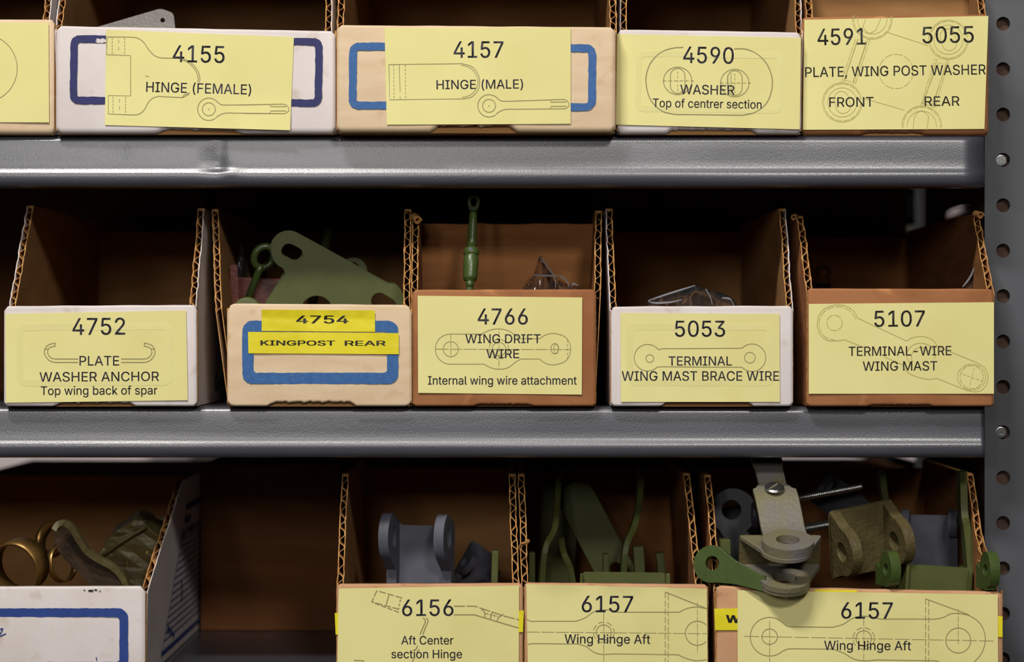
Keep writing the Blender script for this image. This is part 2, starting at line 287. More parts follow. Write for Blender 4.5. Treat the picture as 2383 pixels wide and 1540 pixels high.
'P':(444,'60,0 60,509 235,509 272,506 305,499 332,487 356,471 375,452 390,430 400,404 407,377 409,348 407,318 400,291 390,265 375,243 356,223 332,207 305,195 272,188 235,186 125,186 125,0;125,242 233,242 257,244 279,248 297,256 312,266 324,279 333,294 339,310 343,328 344,348 343,367 339,385 333,402 324,416 312,428 297,439 279,446 257,451 232,452 125,452'),
'R':(449,'60,0 60,509 236,509 273,506 305,500 333,489 356,473 376,455 390,433 401,408 407,381 409,352 407,323 401,296 390,271 376,250 356,232 333,217 305,206 273,200 236,198 125,198 125,0;125,255 234,255 258,256 280,260 298,267 313,276 325,287 334,300 340,316 344,333 345,352 344,371 340,389 334,405 325,419 313,430 298,440 279,446 258,451 233,452 125,452;353,0 230,229 303,229 428,0'),
'S':(446,'224,-9 188,-7 156,-1 128,9 102,23 81,40 64,60 51,83 42,109 38,137 104,137 108,118 114,102 123,88 136,76 150,66 166,59 185,53 204,50 224,49 246,50 267,54 286,60 303,69 317,79 329,92 338,106 344,122 346,139 344,154 340,168 332,179 322,189 310,197 296,205 280,211 263,217 245,222 184,239 145,253 112,269 86,289 67,313 56,341 52,372 54,400 62,425 75,448 92,468 113,484 138,498 165,508 195,514 227,516 259,514 289,508 316,498 340,484 360,468 377,449 390,427 398,403 401,378 337,378 332,402 320,421 302,437 280,449 254,456 225,459 204,457 185,454 167,448 152,440 139,430 129,418 121,405 117,391 115,376 117,359 122,345 131,334 142,324 155,315 169,308 184,302 198,297 212,293 264,279 279,275 295,270 312,264 328,256 344,248 359,238 372,226 384,213 395,198 402,180 407,161 408,139 406,112 399,87 386,64 370,43 349,25 323,11 294,0 261,-7'),
'T':(448,'32,452 32,509 417,509 417,452 257,452 257,0 193,0 193,452'),
'W':(686,'155,0 16,509 82,509 163,196 167,179 172,162 175,145 179,128 183,111 187,94 190,76 194,58 197,40 189,40 193,58 196,76 200,94 203,111 207,128 211,145 215,162 220,179 224,196 306,509 380,509 462,196 466,179 470,162 474,145 478,128 482,111 486,94 490,76 494,58 497,40 488,40 492,58 495,76 499,94 503,111 506,128 510,145 515,162 519,179 523,196 603,509 670,509 530,0 455,0 368,323 362,345 357,368 351,391 346,417 341,445 336,475 350,475 345,446 340,420 335,395 330,371 324,347 318,323 230,0'),
'a':(389,'160,-9 137,-7 115,-3 94,5 76,15 60,29 48,45 38,63 32,84 30,108 32,128 36,146 43,161 53,174 64,184 78,193 92,200 108,206 125,211 143,214 161,217 178,220 200,223 218,225 234,227 247,229 257,231 265,235 271,240 274,246 276,255 276,257 275,272 272,285 267,297 260,307 251,315 240,322 227,327 212,330 196,331 178,330 163,327 149,322 137,316 127,309 118,301 110,292 104,283 100,274 41,291 51,313 64,331 79,346 95,358 114,368 133,375 153,380 173,383 194,384 208,384 223,382 239,379 255,375 271,369 286,360 300,350 312,336 322,320 330,301 335,278 337,251 337,0 277,0 277,52 272,52 267,43 260,34 252,25 242,16 229,8 215,1 199,-4 181,-7;170,45 192,47 211,51 228,59 242,68 254,80 263,93 270,108 274,122 276,138 276,190 272,187 267,184 259,182 251,180 241,178 231,176 221,174 210,173 200,171 191,170 182,169 175,168 161,166 147,163 134,159 122,153 112,147 103,139 97,130 93,118 92,105 93,93 96,82 102,72 109,64 119,57 130,52 142,48 156,46'),
'b':(424,'229,-8 208,-7 189,-3 172,4 159,12 147,21 138,31 130,41 123,50 118,59 112,59 112,0 53,0 53,509 114,509 114,319 118,319 123,327 130,336 137,346 147,355 158,364 171,373 188,379 207,383 229,384 259,382 287,374 313,361 335,342 354,320 370,293 381,261 388,227 390,189 388,151 381,116 370,84 355,57 336,34 313,16 288,3 260,-6;220,47 242,49 262,55 279,66 294,80 306,97 316,117 323,139 327,163 328,189 327,215 323,239 316,261 307,281 295,298 280,311 262,322 243,328 220,330 198,328 178,322 161,312 147,299 134,282 125,263 118,241 114,216 113,189 114,162 118,138 125,115 135,95 147,78 162,65 179,55 198,49'),
'c':(395,'207,-8 174,-5 144,3 117,16 93,35 72,58 56,85 44,116 37,150 34,187 37,225 44,260 56,291 72,318 93,341 117,360 144,374 174,382 207,384 226,384 243,381 260,377 276,371 291,364 305,356 318,346 330,335 340,322 349,308 356,293 362,277 303,262 300,272 295,281 290,289 284,297 278,304 270,311 261,316 252,321 242,325 231,328 220,329 207,330 184,328 163,321 145,310 130,296 118,278 108,258 102,236 98,212 96,187 98,163 102,139 108,117 118,97 130,80 145,66 163,55 184,49 207,46 220,47 232,49 243,52 253,55 262,60 271,66 279,73 285,80 292,89 297,98 301,107 304,117 363,102 357,86 350,70 341,56 331,43 319,32 306,21 292,12 277,5 261,-1 244,-5 226,-7'),
'e':(404,'212,-8 177,-5 145,3 117,16 92,35 72,58 56,85 44,116 37,150 34,187 36,224 44,258 55,290 71,317 91,340 115,359 142,373 172,382 205,384 226,383 246,380 266,374 285,366 303,355 319,341 334,324 347,305 357,282 365,256 370,227 371,194 371,169 97,169 98,151 102,127 110,106 121,88 135,73 151,61 169,53 190,48 212,46 227,47 241,49 254,53 265,58 276,65 285,73 294,82 300,93 306,105 365,91 358,72 348,55 335,39 320,26 302,14 283,4 261,-3 237,-7;97,221 309,221 308,226 304,248 298,269 288,286 277,301 263,314 246,323 227,328 205,330 183,328 164,323 146,313 131,301 119,286 109,270 102,251 97,231'),
'f':(253,'228,379 228,327 6,327 6,379;81,0 81,432 82,452 87,470 96,486 107,499 120,510 135,519 152,525 169,529 187,530 201,530 212,529 222,527 231,525 238,523 243,521 227,468 224,470 220,471 215,472 209,473 202,474 195,474 178,472 164,468 154,460 147,449 143,435 142,419 142,0'),
'g':(425,'207,-151 180,-149 156,-146 134,-140 114,-132 97,-122 82,-110 70,-97 59,-84 51,-69 101,-41 107,-49 114,-57 122,-66 131,-74 142,-82 154,-88 169,-93 187,-96 207,-97 236,-95 261,-87 282,-75 298,-58 308,-34 311,-6 311,68 306,68 301,60 294,51 287,41 277,32 266,23 252,16 236,10 217,6 195,5 165,7 138,14 113,27 90,43 71,65 55,90 43,120 36,154 34,191 36,229 43,263 55,293 71,320 90,342 112,361 138,374 166,382 196,384 218,383 237,379 253,373 267,365 279,356 288,346 296,336 302,327 308,319 313,319 313,379 372,379 372,-9 370,-40 363,-67 350,-90 334,-109 314,-124 291,-136 265,-144 237,-149;205,59 227,61 246,66 264,75 278,87 290,103 300,121 307,142 311,166 312,193 311,219 307,242 300,264 291,283 279,299 264,312 247,322 227,328 205,330 182,328 163,322 145,312 130,298 118,282 109,262 102,241 98,218 96,193 98,167 102,144 109,123 118,104 131,88 145,76 163,66 183,61'),
'h':(410,'114,227 114,0 53,0 53,509 114,509 114,287 102,287 116,319 132,344 152,362 175,374 200,382 227,384 252,383 275,377 295,369 313,356 328,340 341,321 350,298 355,271 357,240 357,0 296,0 296,235 293,263 286,286 273,304 256,318 235,326 210,329 192,328 176,324 161,317 147,308 136,297 126,283 119,266 115,248'),
'i':(166,'53,0 53,379 114,379 114,0;84,443 73,444 63,448 54,455 47,463 43,472 41,483 43,494 47,504 54,512 63,518 73,522 84,524 95,522 105,518 114,512 121,504 125,494 126,483 125,472 121,463 114,455 105,448 95,444'),
'k':(380,'110,137 110,212 121,212 284,379 360,379 184,199 177,199;53,0 53,509 114,509 114,0;294,0 148,186 191,229 372,0'),
'l':(189,'139,-2 112,0 91,8 74,20 62,37 55,59 53,84 53,509 114,509 114,99 114,83 117,71 120,62 126,57 135,53 146,52 152,52 157,52 160,53 164,53 167,54 170,54 181,3 175,1 169,0 162,-1 154,-2 147,-2'),
'm':(609,'53,0 53,379 112,379 112,295 108,295 114,314 122,331 132,346 144,358 158,368 172,376 187,382 203,385 219,386 245,383 268,375 287,361 303,342 314,320 321,295 312,295 318,312 326,329 337,343 350,356 364,366 381,375 398,381 417,385 437,386 458,385 478,380 497,372 514,361 529,346 541,328 550,307 555,283 557,255 557,0 496,0 496,254 493,279 485,298 473,313 456,323 438,329 419,330 402,329 387,326 374,320 363,312 353,302 345,290 340,277 336,263 335,247 335,0 274,0 274,260 272,280 265,297 253,311 238,322 220,328 199,330 185,329 171,326 158,320 145,312 135,302 126,289 119,274 115,257 114,238 114,0'),
'n':(409,'114,227 114,0 53,0 53,379 112,379 112,287 102,287 116,319 132,344 152,362 175,374 200,382 227,384 252,383 275,377 295,369 313,356 328,340 341,321 350,298 355,271 357,240 357,0 296,0 296,235 293,263 286,286 273,304 256,318 235,326 210,329 192,328 176,324 161,317 147,308 136,297 126,283 119,266 115,248'),
'o':(415,'207,-8 174,-5 144,3 117,16 93,35 72,58 56,85 44,116 37,150 34,187 37,225 44,260 56,291 72,318 93,341 117,360 144,374 174,382 207,384 241,382 271,374 299,360 323,341 343,318 359,291 371,260 379,225 381,187 379,150 371,116 359,85 343,58 323,35 299,16 271,3 241,-5;207,46 231,49 252,55 270,66 285,80 298,97 307,117 314,139 318,163 319,187 318,212 314,236 307,258 298,278 285,296 270,310 252,321 231,328 207,330 184,328 163,321 145,310 130,296 118,278 108,258 102,236 98,212 96,187 98,163 102,139 108,117 118,97 130,80 145,66 163,55 184,49'),
'p':(424,'53,-143 53,379 112,379 112,319 118,319 123,327 130,336 137,346 147,355 158,364 171,373 188,379 207,383 229,384 259,382 287,374 313,361 335,342 354,320 370,293 381,261 388,227 390,189 388,151 381,116 370,84 355,57 336,34 313,16 288,3 260,-6 229,-8 208,-7 189,-3 173,4 159,12 147,21 138,31 130,41 124,50 118,59 114,59 114,-143;220,47 242,49 262,55 279,66 294,80 306,97 316,117 323,139 327,163 328,189 327,215 323,239 316,261 307,281 295,298 280,311 262,322 243,328 220,330 198,328 178,322 161,312 147,299 134,282 125,263 118,241 114,216 113,189 114,162 118,138 125,115 135,95 147,78 162,65 179,55 198,49'),
'r':(259,'53,0 53,379 112,379 112,321 115,321 124,339 137,354 152,367 171,377 191,383 213,385 218,385 223,385 229,384 235,384 240,384 243,384 243,322 241,323 236,324 230,324 223,325 215,326 207,326 190,324 174,321 159,315 146,306 135,296 126,284 119,269 115,254 114,237 114,0'),
's':(365,'182,-8 157,-7 133,-3 112,3 93,12 76,24 62,38 50,54 41,73 36,94 94,107 101,87 111,72 124,60 141,52 160,47 181,45 206,47 227,53 244,62 258,74 265,88 268,103 266,115 262,126 254,136 243,144 229,150 212,155 149,170 118,180 92,192 72,208 58,227 50,249 47,274 49,295 55,314 65,332 79,347 95,360 115,370 137,378 161,383 187,384 212,383 234,379 254,372 271,363 286,352 299,339 309,324 318,308 324,290 268,277 262,291 254,304 243,316 228,325 210,331 187,333 166,331 147,326 131,317 119,305 111,292 109,277 110,264 115,253 124,243 136,235 152,229 172,223 229,209 261,200 287,187 306,171 320,153 328,131 331,107 329,85 323,65 312,47 298,31 281,18 260,6 236,-2 210,-7'),
't':(227,'204,379 204,327 6,327 6,379;65,471 126,471 126,98 127,83 130,70 136,61 144,55 156,51 170,50 175,50 180,50 185,51 191,52 197,53 202,54 213,2 207,0 200,-2 192,-3 184,-3 176,-4 168,-4 138,-1 113,7 92,21 77,41 68,64 65,93'),
'w':(567,'138,0 23,379 87,379 133,214 140,190 147,164 154,137 161,107 168,75 175,41 165,41 172,74 179,105 186,135 192,163 199,189 206,214 252,379 316,379 362,214 368,189 375,163 382,136 388,106 395,75 402,41 391,41 399,75 406,106 413,135 420,163 427,189 434,214 480,379 545,379 429,0 368,0 319,172 314,189 309,207 305,225 300,243 295,262 291,280 286,299 281,318 277,338 291,338 286,319 281,299 277,280 272,262 267,243 263,225 258,207 253,189 248,172 199,0'),
}
CAP = 509.0
_gc = {}
def glyph(ch):
    if ch not in _gc:
        adv, d = GLYPHS[ch]
        loops = [[tuple(int(v) for v in q.split(',')) for q in l.split()] for l in d.split(';')]
        def area2(l): return sum(l[i - 1][0] * l[i][1] - l[i][0] * l[i - 1][1] for i in range(len(l)))
        def inside(p, l):
            c = False
            for i in range(len(l)):
                (x1, y1), (x2, y2) = l[i - 1], l[i]
                if (y1 > p[1]) != (y2 > p[1]) and p[0] < (x2 - x1) * (p[1] - y1) / (y2 - y1) + x1: c = not c
            return c
        outer, holes = [], []
        for l in loops:
            (holes if sum(inside(l[0], k) for k in loops if k is not l) % 2 else outer).append(l)
        res = []
        for l in outer:
            hs = [h for h in holes if inside(h[0], l)]
            ls = [l] + hs; flat = [p for q in ls for p in q]
            res.append((flat, tessellate_polygon([[Vector((p[0], p[1], 0)) for p in q] for q in ls])))
        _gc[ch] = (adv, res)
    return _gc[ch]
def add_text(bm, s, x0, x1, base, cap, y, rot=0.0, fat=0, place=None, mi=0):
    """s spans picture x0..x1 with its baseline at `base`; rot in degrees, clockwise positive."""
    total = 0; items = []
    for ch in s:
        if ch == ' ': total += 190; continue
        adv, res = glyph(ch); items.append((total, res)); total += adv
    lo = min(p[0] + o for o, res in items for fl, _ in res for p in fl); hi = max(p[0] + o for o, res in items for fl, _ in res for p in fl)
    kx = (x1 - x0) / (hi - lo); ky = cap / CAP; cx = (x0 + x1) / 2; c, sn = math.cos(R(rot)), math.sin(R(rot))
    place = place or (lambda px, py: P(px, py, y))
    offs = [0] if not fat else [-fat, 0, fat]
    for dx in offs:
        for o, res in items:
            for fl, tris in res:
                vs = []
                for p in fl:
                    u = x0 + (p[0] + o - lo) * kx - cx + dx; v = -(p[1]) * ky
                    vs.append(bm.verts.new(place(cx + u * c - v * sn, base + u * sn + v * c)))
                for t in tris:
                    try: bm.faces.new([vs[i] for i in t]).material_index = mi
                    except ValueError: pass
def add_stroke(bm, pts, wd, place, dash=None, closed=False):
    pts = [Vector(p[:2]) for p in pts]
    if closed: pts = pts + [pts[0]]
    if dash:
        on, off = dash; pos = 0; cur = []
        for a, b in zip(pts, pts[1:]):
            L = (b - a).length; q = 0
            while q < L - 1e-6:
                ph = pos % (on + off); isn = ph < on; step = min((on - ph) if isn else (on + off - ph), L - q) + 1e-5
                if isn: add_stroke(bm, [a + (b - a) * (q / L), a + (b - a) * min(1, (q + step) / L)], wd, place)
                q += step; pos += step
        return
    prev = None
    for i, p in enumerate(pts):
        d = pts[min(i + 1, len(pts) - 1)] - pts[max(i - 1, 0)]
        if closed and i in (0, len(pts) - 1): d = pts[1] - pts[-2]
        if d.length < 1e-9: continue
        d.normalize(); nn = Vector((-d.y, d.x)) * wd / 2
        a, b = bm.verts.new(place(*(p + nn))), bm.verts.new(place(*(p - nn)))
        if prev: bm.faces.new([prev[0], a, b, prev[1]])
        prev = (a, b)
def sm(*pts): return [(v.x, v.y) for v in smooth_path([Vector((p[0], p[1], 0)) for p in pts], 6)]

# ------------------------------------------------------------------ floor and shelving
fb = bmesh.new(); add_box(fb, -3, 3, -4, 3, -.05, 0)
o = link('floor', fb, M['floor']); o['kind'] = 'structure'
for nm, q in (('ceiling', (-3, 3, -4, 3, 2.9, 2.95)), ('wall_left', (-3.05, -3, -4, 3, 0, 2.9)), ('wall_right', (3, 3.05, -4, 3, 0, 2.9)), ('wall_back', (-3, 3, 3, 3.05, 0, 2.9)), ('wall_front', (-3, 3, -4.05, -4, 0, 2.9))):
    fb = bmesh.new(); add_box(fb, *q); o = link(nm, fb, M['floor']); o['kind'] = 'structure'

ROW = [(CY - 313) * S, (CY - 947) * S, (CY - 1581) * S]     # heights of the three visible shelf tops
ROW = [Z0 + z for z in ROW]
PITCH = ROW[0] - ROW[1]
SHY = .008; SH_BACK = .62
PY = .046
POSTX = P(2291.5, 770, PY).x
XR = P(2290, 770, SHY).x; XL = XR - .914
rack = thing('shelving_unit', 'grey painted steel shelving unit with round punched posts holding rows of boxes', 'shelving', ((XL + XR) / 2, .3, 0))
RL = rack.location.copy()
def to_rack(bm): shift(bm, -RL)
def shelf_profile():
    pr = [(SH_BACK, 0.0)]
    pr += [(SH_BACK * .6, 0), (SHY + .02, 0)]
    r = .0035
    for i in range(8):
        a = PI / 2 * i / 7; pr.append((SHY + r - r * math.sin(a), -r + r * math.cos(a)))
    pr += [(SHY - .0001, -.008), (SHY - .0003, -.013), (SHY - .0004, -.0168)]
    pr += [(SHY - .0006, -.0179), (SHY - .0010, -.0190), (SHY - .0015, -.0200), (SHY - .0018, -.0210), (SHY - .0017, -.0222)]
    pr += [(SHY - .0017, -.0246), (SHY - .0004, -.0270), (SHY + .0016, -.0278), (SHY + .005, -.0278), (SHY + .018, -.0278), (SHY + .018, -.0268)]
    pr += [(SHY + .004, -.0268), (SHY + .0015, -.0255), (SHY + .0010, -.004), (SHY + .004, -.0010), (SH_BACK * .6, -.0010), (SH_BACK, -.0010)]
    return pr
def make_shelf(zt, label=None, dents=()):
    bm = bmesh.new(); pr = shelf_profile(); xs = []
    x = XL
    while x < XR: xs.append(x); x += .0022 if dents and -.22 < x < -.08 else .012
    xs.append(XR); rows = []
    for x in xs:
        row = []
        for (y, z) in pr:
            dy = .00035 * noise.noise(Vector((x * 14, z * 60, zt * 9))) if y < SHY + .01 else 0
            for (dx, dz, sx, sz, am) in dents:
                if y < SHY + .01: dy += am * math.exp(-((x - dx) / sx) ** 2 - ((z - dz) / sz) ** 2)
            row.append(bm.verts.new((x, y + dy, zt + z)))
        rows.append(row)
    n = len(pr)
    for A, B in zip(rows, rows[1:]):
        for i in range(n): bm.faces.new([A[i], A[(i + 1) % n], B[(i + 1) % n], B[i]])
    bm.faces.new(rows[0]); bm.faces.new(rows[-1][::-1])
    to_rack(bm)
    o = link('shelf', bm, M['steel'], rack, smooth=True)
    if label: o['label'] = label
    return o
dx = P(512, 365, SHY).x
make_shelf(ROW[0], 'grey steel shelf with a dented front lip', [(dx, -.017, .0045, .0035, .0016), (dx - .006, -.014, .005, .006, .0009), (dx + .0035, -.019, .006, .003, -.0008), (dx, -.006, .0025, .006, .0006), (P(282, 340, SHY).x, -.0075, .004, .0012, .0006)])
make_shelf(ROW[1]); make_shelf(ROW[2])
for z in (ROW[0] + PITCH, 0): make_shelf(z)
# punched angle posts
def make_post(xa, xb, y, lo, hi, side_x):
    """flange xa..xb facing the aisle at depth y plus a return along y at side_x."""
    bm = bmesh.new(); hx = P(2334.5, 0, y).x if xa > 0 else (xa + xb) / 2
    k = (D + y) / D; hz0 = Z0 + (CY - 372) * S * k; st = 105.6 * S * k
    z = hz0 - math.floor((hz0 - lo) / st) * st; cells = []
    while z < hi: cells.append(z); z += st
    for zc in cells:
        z0, z1 = zc - st / 2, zc + st / 2
        add_prism(bm, [[(xa, z0), (xb, z0), (xb, z1), (xa, z1)], [(q[0], q[1]) for q in circ(hx, zc, 16.2 * S * k, n=32)][::-1]], .0018, lambda p: Vector((p.x, p.y + y, p.z)))
    bmesh.ops.remove_doubles(bm, verts=bm.verts, dist=1e-6)
    add_box(bm, min(side_x, side_x + .0018), max(side_x, side_x + .0018), y + .0018, y + .04, lo, hi)
    to_rack(bm)
    return link('post', bm, M['post'], rack)
make_post(POSTX, POSTX + .0365, PY, 0, 2.1, POSTX + .0347)
make_post(XL - .0365, XL - .0004, PY, 0, 2.1, XL - .0365)
make_post(POSTX, POSTX + .0365, SH_BACK, 0, 2.1, POSTX + .0347)
make_post(XL - .0365, XL - .0004, SH_BACK, 0, 2.1, XL - .0365)
for py in (372, 1005):
    c = P(2334.5 - 4, py + 1, PY)
    bm = bmesh.new(); add_lathe(bm, [(.0001, .0), (.0030, .0), (.0034, .0004), (.0034, .0030), (.0001, .003)], lambda p: Vector((p.x, p.z, p.y)), 24)
    add_box(bm, -.0012, .0014, -.0004, .0004, -.0022, -.0010)
    shift(bm, c + Vector((0, .0006, 0))); to_rack(bm)
    link('bolt', bm, M['zinc'], rack, smooth=False, bevel=.0002)

# ------------------------------------------------------------------ boxes
def wallx(x_b, x_t, z, zb, zt): return x_b + (x_t - x_b) * max(0, min(1.05, (z - zb) / (zt - zb)))
TH = .0037
def bin_box(label, group, px0, px1, top, row, skin, wl, wr, y0=0.0, depth=.285, dc=.052, dcr=None, topr=None, inner='kraft_in', outer=None, notch=None, seed=1, divider=None, cat='box', corner=10, back=True, tap=.0):
    rnd = random.Random(seed)
    zb = ROW[row] + .0002
    X0, X1 = P(px0, 0, y0).x, P(px1, 0, y0).x
    zl = P(0, top, y0).z; zr = P(0, topr if topr is not None else top, y0).z
    root = thing('parts_bin', label, cat, ((X0 + X1) / 2, y0 + depth / 2, zb), group=group)
    B = root.location.copy()
    def fin(name, bm, ms, **k):
        shift(bm, -B); return link(name, bm, ms, root, **k)
    outer = outer or skin
    # front panel: rounded section swept across, ragged side edges
    bm = bmesh.new(); n = 60; T = .0046; rr = .0014; secs = []; rb = .0034 if row == 0 else .0016
    prof = []
    for i in range(6): a = PI / 2 * i / 5; prof.append(('b', rr - rr * math.sin(a), rr - rr * math.cos(a)))
    prof = prof[::-1]
    sec = [('b', T, 0.0)] + [('b', rr - rr * math.sin(PI / 2 * i / 5), rr - rr * math.cos(PI / 2 * i / 5)) for i in range(6)]
    sec = [('b', T, 0.0)] + [('b', rb * 1.15 * (1 - math.sin(PI / 2 * i / 5)) * .8, rb * (1 - math.cos(PI / 2 * i / 5))) for i in range(6)]
    sec += [('t', rr - rr * math.cos(PI / 2 * i / 5), -rr + rr * math.sin(PI / 2 * i / 5)) for i in range(6)] + [('t', T, 0.0)]
    cr = corner * S
    for i in range(n + 1):
        u = i / n; x = X0 + (X1 - X0) * u
        zt = zl + (zr - zl) * u + .00022 * noise.noise(Vector((x * 60, seed * 3, 0)))
        e = min(u, 1 - u) * (X1 - X0)
        if e < cr: zt -= cr - math.sqrt(max(0, cr * cr - (cr - e) ** 2))
        z_b = zb + .0002
        if e < cr: z_b += (cr - math.sqrt(max(0, cr * cr - (cr - e) ** 2))) * .6
        if notch:
            a, b, hgt = notch
            if a < u < b:
                m = min(1, (u - a) / .03, (b - u) / .03)
                z_b += m * hgt * (1 + .5 * noise.noise(Vector((x * 500, seed, 1))))
        yw = .0006 * math.sin(u * PI) * -1 + .0003 * noise.noise(Vector((x * 30, seed, 5)))
        secs.append([bm.verts.new((x + (rnd.uniform(-.00012, .00012) if i in (0, n) else 0), y0 + yw + y, (z_b if k == 'b' else zt) + dz)) for k, y, dz in sec])
    m = len(sec)
    for A, Bq in zip(secs, secs[1:]):
        for i in range(m):
            f = bm.faces.new([A[i], A[(i + 1) % m], Bq[(i + 1) % m], Bq[i]]); f.smooth = True
            f.material_index = 0 if 5 <= i <= 12 or i in (1, 2, 3, 4) else 1
    for A in (secs[0], secs[-1]): bm.faces.new(A).material_index = 1
    fin('front_panel', bm, [M[skin], M['kraft']])
    # thin brown torn liner along the cut side edges of the front panel
    for sx, xe in ((-1, X0), (1, X1)):
        bm = bmesh.new(); pts = []
        nn = 46
        for j in range(nn + 1):
            z = zb + .002 + (zl - zb - .0045) * j / nn
            pts.append((xe + sx * (.00035 + .0004 * abs(noise.noise(Vector((z * 900, seed, sx))))), z))
        pts += [(xe - sx * .0006, pts[-1][1]), (xe - sx * .0006, pts[0][1])]
        add_prism(bm, [pts], .0016, lambda p: Vector((p.x, p.y + y0 + .0016, p.z)))
        fin('torn_edge', bm, M['flute'])
    if notch:
        bm = bmesh.new(); a, b, hgt = notch; xa = X0 + (X1 - X0) * (a - .02); xb = X0 + (X1 - X0) * (b + .02)
        add_box(bm, xa, xb, y0 + .0042, y0 + .0060, zb + .0002, zb + .012); fin('tuck_flap', bm, M['kraft_red'])
    # side walls
    zft = min(zl, zr) - .0008
    tops = []
    for sd, wt, dcc in ((0, wl, dc), (1, wr, dcr or dc)):
        tp = P(wt[0], wt[1], y0 + dcc); xb_ = X0 if sd == 0 else X1; sgn = 1 if sd == 0 else -1
        ztop = tp.z; xt = tp.x; zj = (zl if sd == 0 else zr) - .003
        tops.append((xt, ztop))
        def ycut(z):
            if z <= zj: return y0 + .0042
            u = (z - zj) / (ztop - zj)
            return y0 + .0042 + (dcc - .0042) * u + .0007 * noise.noise(Vector((z * 130, seed, sd)))
        def X(z, off, y=0):
            return -(tap if sd else 0) * min(1, max(0, (y - y0 - .004) / .024)) + wallx(xb_, xt, z, zb, ztop) + sgn * off + .0005 * noise.noise(Vector((z * 45, seed + sd * 7, 2))) * min(1, max(0, (z - zj) / .02))
        bm = bmesh.new(); NZ = 90
        for off0, off1, mi, ph in ((0, .0005, 0, 3), (TH - .0005, TH, 1, 8)):
            R4 = []
            for j in range(NZ + 1):
                z = zb + .0004 + (ztop - zb - .0004) * j / NZ
                rag = .0006 * noise.noise(Vector((z * 700, seed, ph + sd))) if z > zj else 0
                wob = .0005 * noise.noise(Vector((z * 260, seed * 2, ph + sd))) if z > zj else 0
                yc = ycut(z) + rag; yb = y0 + depth
                R4.append([bm.verts.new((X(z, off, yy) + (wob if yy == yc else 0), yy, z)) for off, yy in ((off0, yc), (off1, yc), (off1, yc + .004), (off1, max(yc + .006, y0 + .03)), (off1, yb), (off0, yb), (off0, max(yc + .006, y0 + .03)), (off0, yc + .004))])
            for A, Bq in zip(R4, R4[1:]):
                for i in range(8):
                    f = bm.faces.new([A[i], A[(i + 1) % 8], Bq[(i + 1) % 8], Bq[i]]); f.material_index = 2 if i == 0 else mi
                    if i == 0 and off0 == 0 and outer == 'white': f.material_index = 0
            bm.faces.new(R4[0]).material_index = mi; bm.faces.new(R4[-1][::-1]).material_index = 2
        fin('side_panel', bm, [M[outer], M[inner], M['flute']]).name
        side = root.children[-1] if root.children else None
        # fluting between the liners
        bm = bmesh.new(); z = zj - .002; per = .0074; prev = None; k = 0
        ph = rnd.random() * 6
        while z < ztop - .0006:
            a = math.sin(2 * PI * z / per + ph + 2.0 * noise.noise(Vector((z * 90, seed, sd + 4))))
            a = max(-1, min(1, a * 1.25)); xm = X(z, TH / 2) + a * (TH / 2 - .0006) * 1.0
            yc = ycut(z) + .0003 + .0004 * noise.noise(Vector((z * 800, seed, 9))); xm += X(z, 0, yc + .015) - X(z, 0, 0)
            q = [bm.verts.new((xm - .0002, yc, z)), bm.verts.new((xm + .0002, yc, z)), bm.verts.new((xm + .0002, yc + .03, z)), bm.verts.new((xm - .0002, yc + .03, z))]
            if prev:
                for i in range(4): bm.faces.new([prev[i], prev[(i + 1) % 4], q[(i + 1) % 4], q[i]])
            prev = q; z += .00046
        shift(bm, -B); link('fluting', bm, M['flute'], root)
        # closed top cap so that the wall is not hollow to light from above
        bm = bmesh.new(); xa_, xb2 = sorted((X(ztop, .0001, 9), X(ztop, TH - .0001, 9)))
        add_box(bm, xa_, xb2, y0 + dcc + .0015, y0 + depth, ztop - .0012, ztop + .0002); fin('top_edge', bm, M['flute'])
    # bottom and back
    bm = bmesh.new(); add_box(bm, X0 + .001, X1 - .001 - tap, y0 + .003, y0 + depth, zb, zb + .003); fin('bottom_panel', bm, M[inner])
    if back:
        (xl_, zl_), (xr_, zr_) = tops; bm = bmesh.new(); yb = y0 + depth; zt2 = min(zl_, zr_) - .004
        xl2, xr2 = wallx(X0, xl_, zt2, zb, zl_), wallx(X1, xr_, zt2, zb, zr_)
        add_prism(bm, [[(X0 + TH, zb + .003), (X1 - TH - tap, zb + .003), (xr2 - TH - tap, zt2), (xl2 + TH, zt2)]], .004, lambda p: Vector((p.x, p.y + yb - .004, p.z))); fin('back_panel', bm, M[inner])
    if divider:
        (xl_, zl_), (xr_, zr_) = tops; yd, pt = divider; zt2 = P(0, pt, yd).z; bm = bmesh.new()
        xl2, xr2 = wallx(X0, xl_, zt2, zb, zl_), wallx(X1, xr_, zt2, zb, zr_)
        top_e = [(xr2 - TH + (xl2 - xr2 + 2 * TH) * i / 12, zt2 + .0012 * noise.noise(Vector((i * .7, seed, 0)))) for i in range(13)]
        add_prism(bm, [[(X0 + TH, zb + .003), (X1 - TH, zb + .003)] + top_e], .0035, lambda p: Vector((p.x, p.y + yd, p.z))); o = fin('divider_panel', bm, M[inner])
    root['_b'] = 0; del root['_b']
    return dict(root=root, B=B, y0=y0, fin=fin, zb=zb, X0=X0, X1=X1, tops=tops)
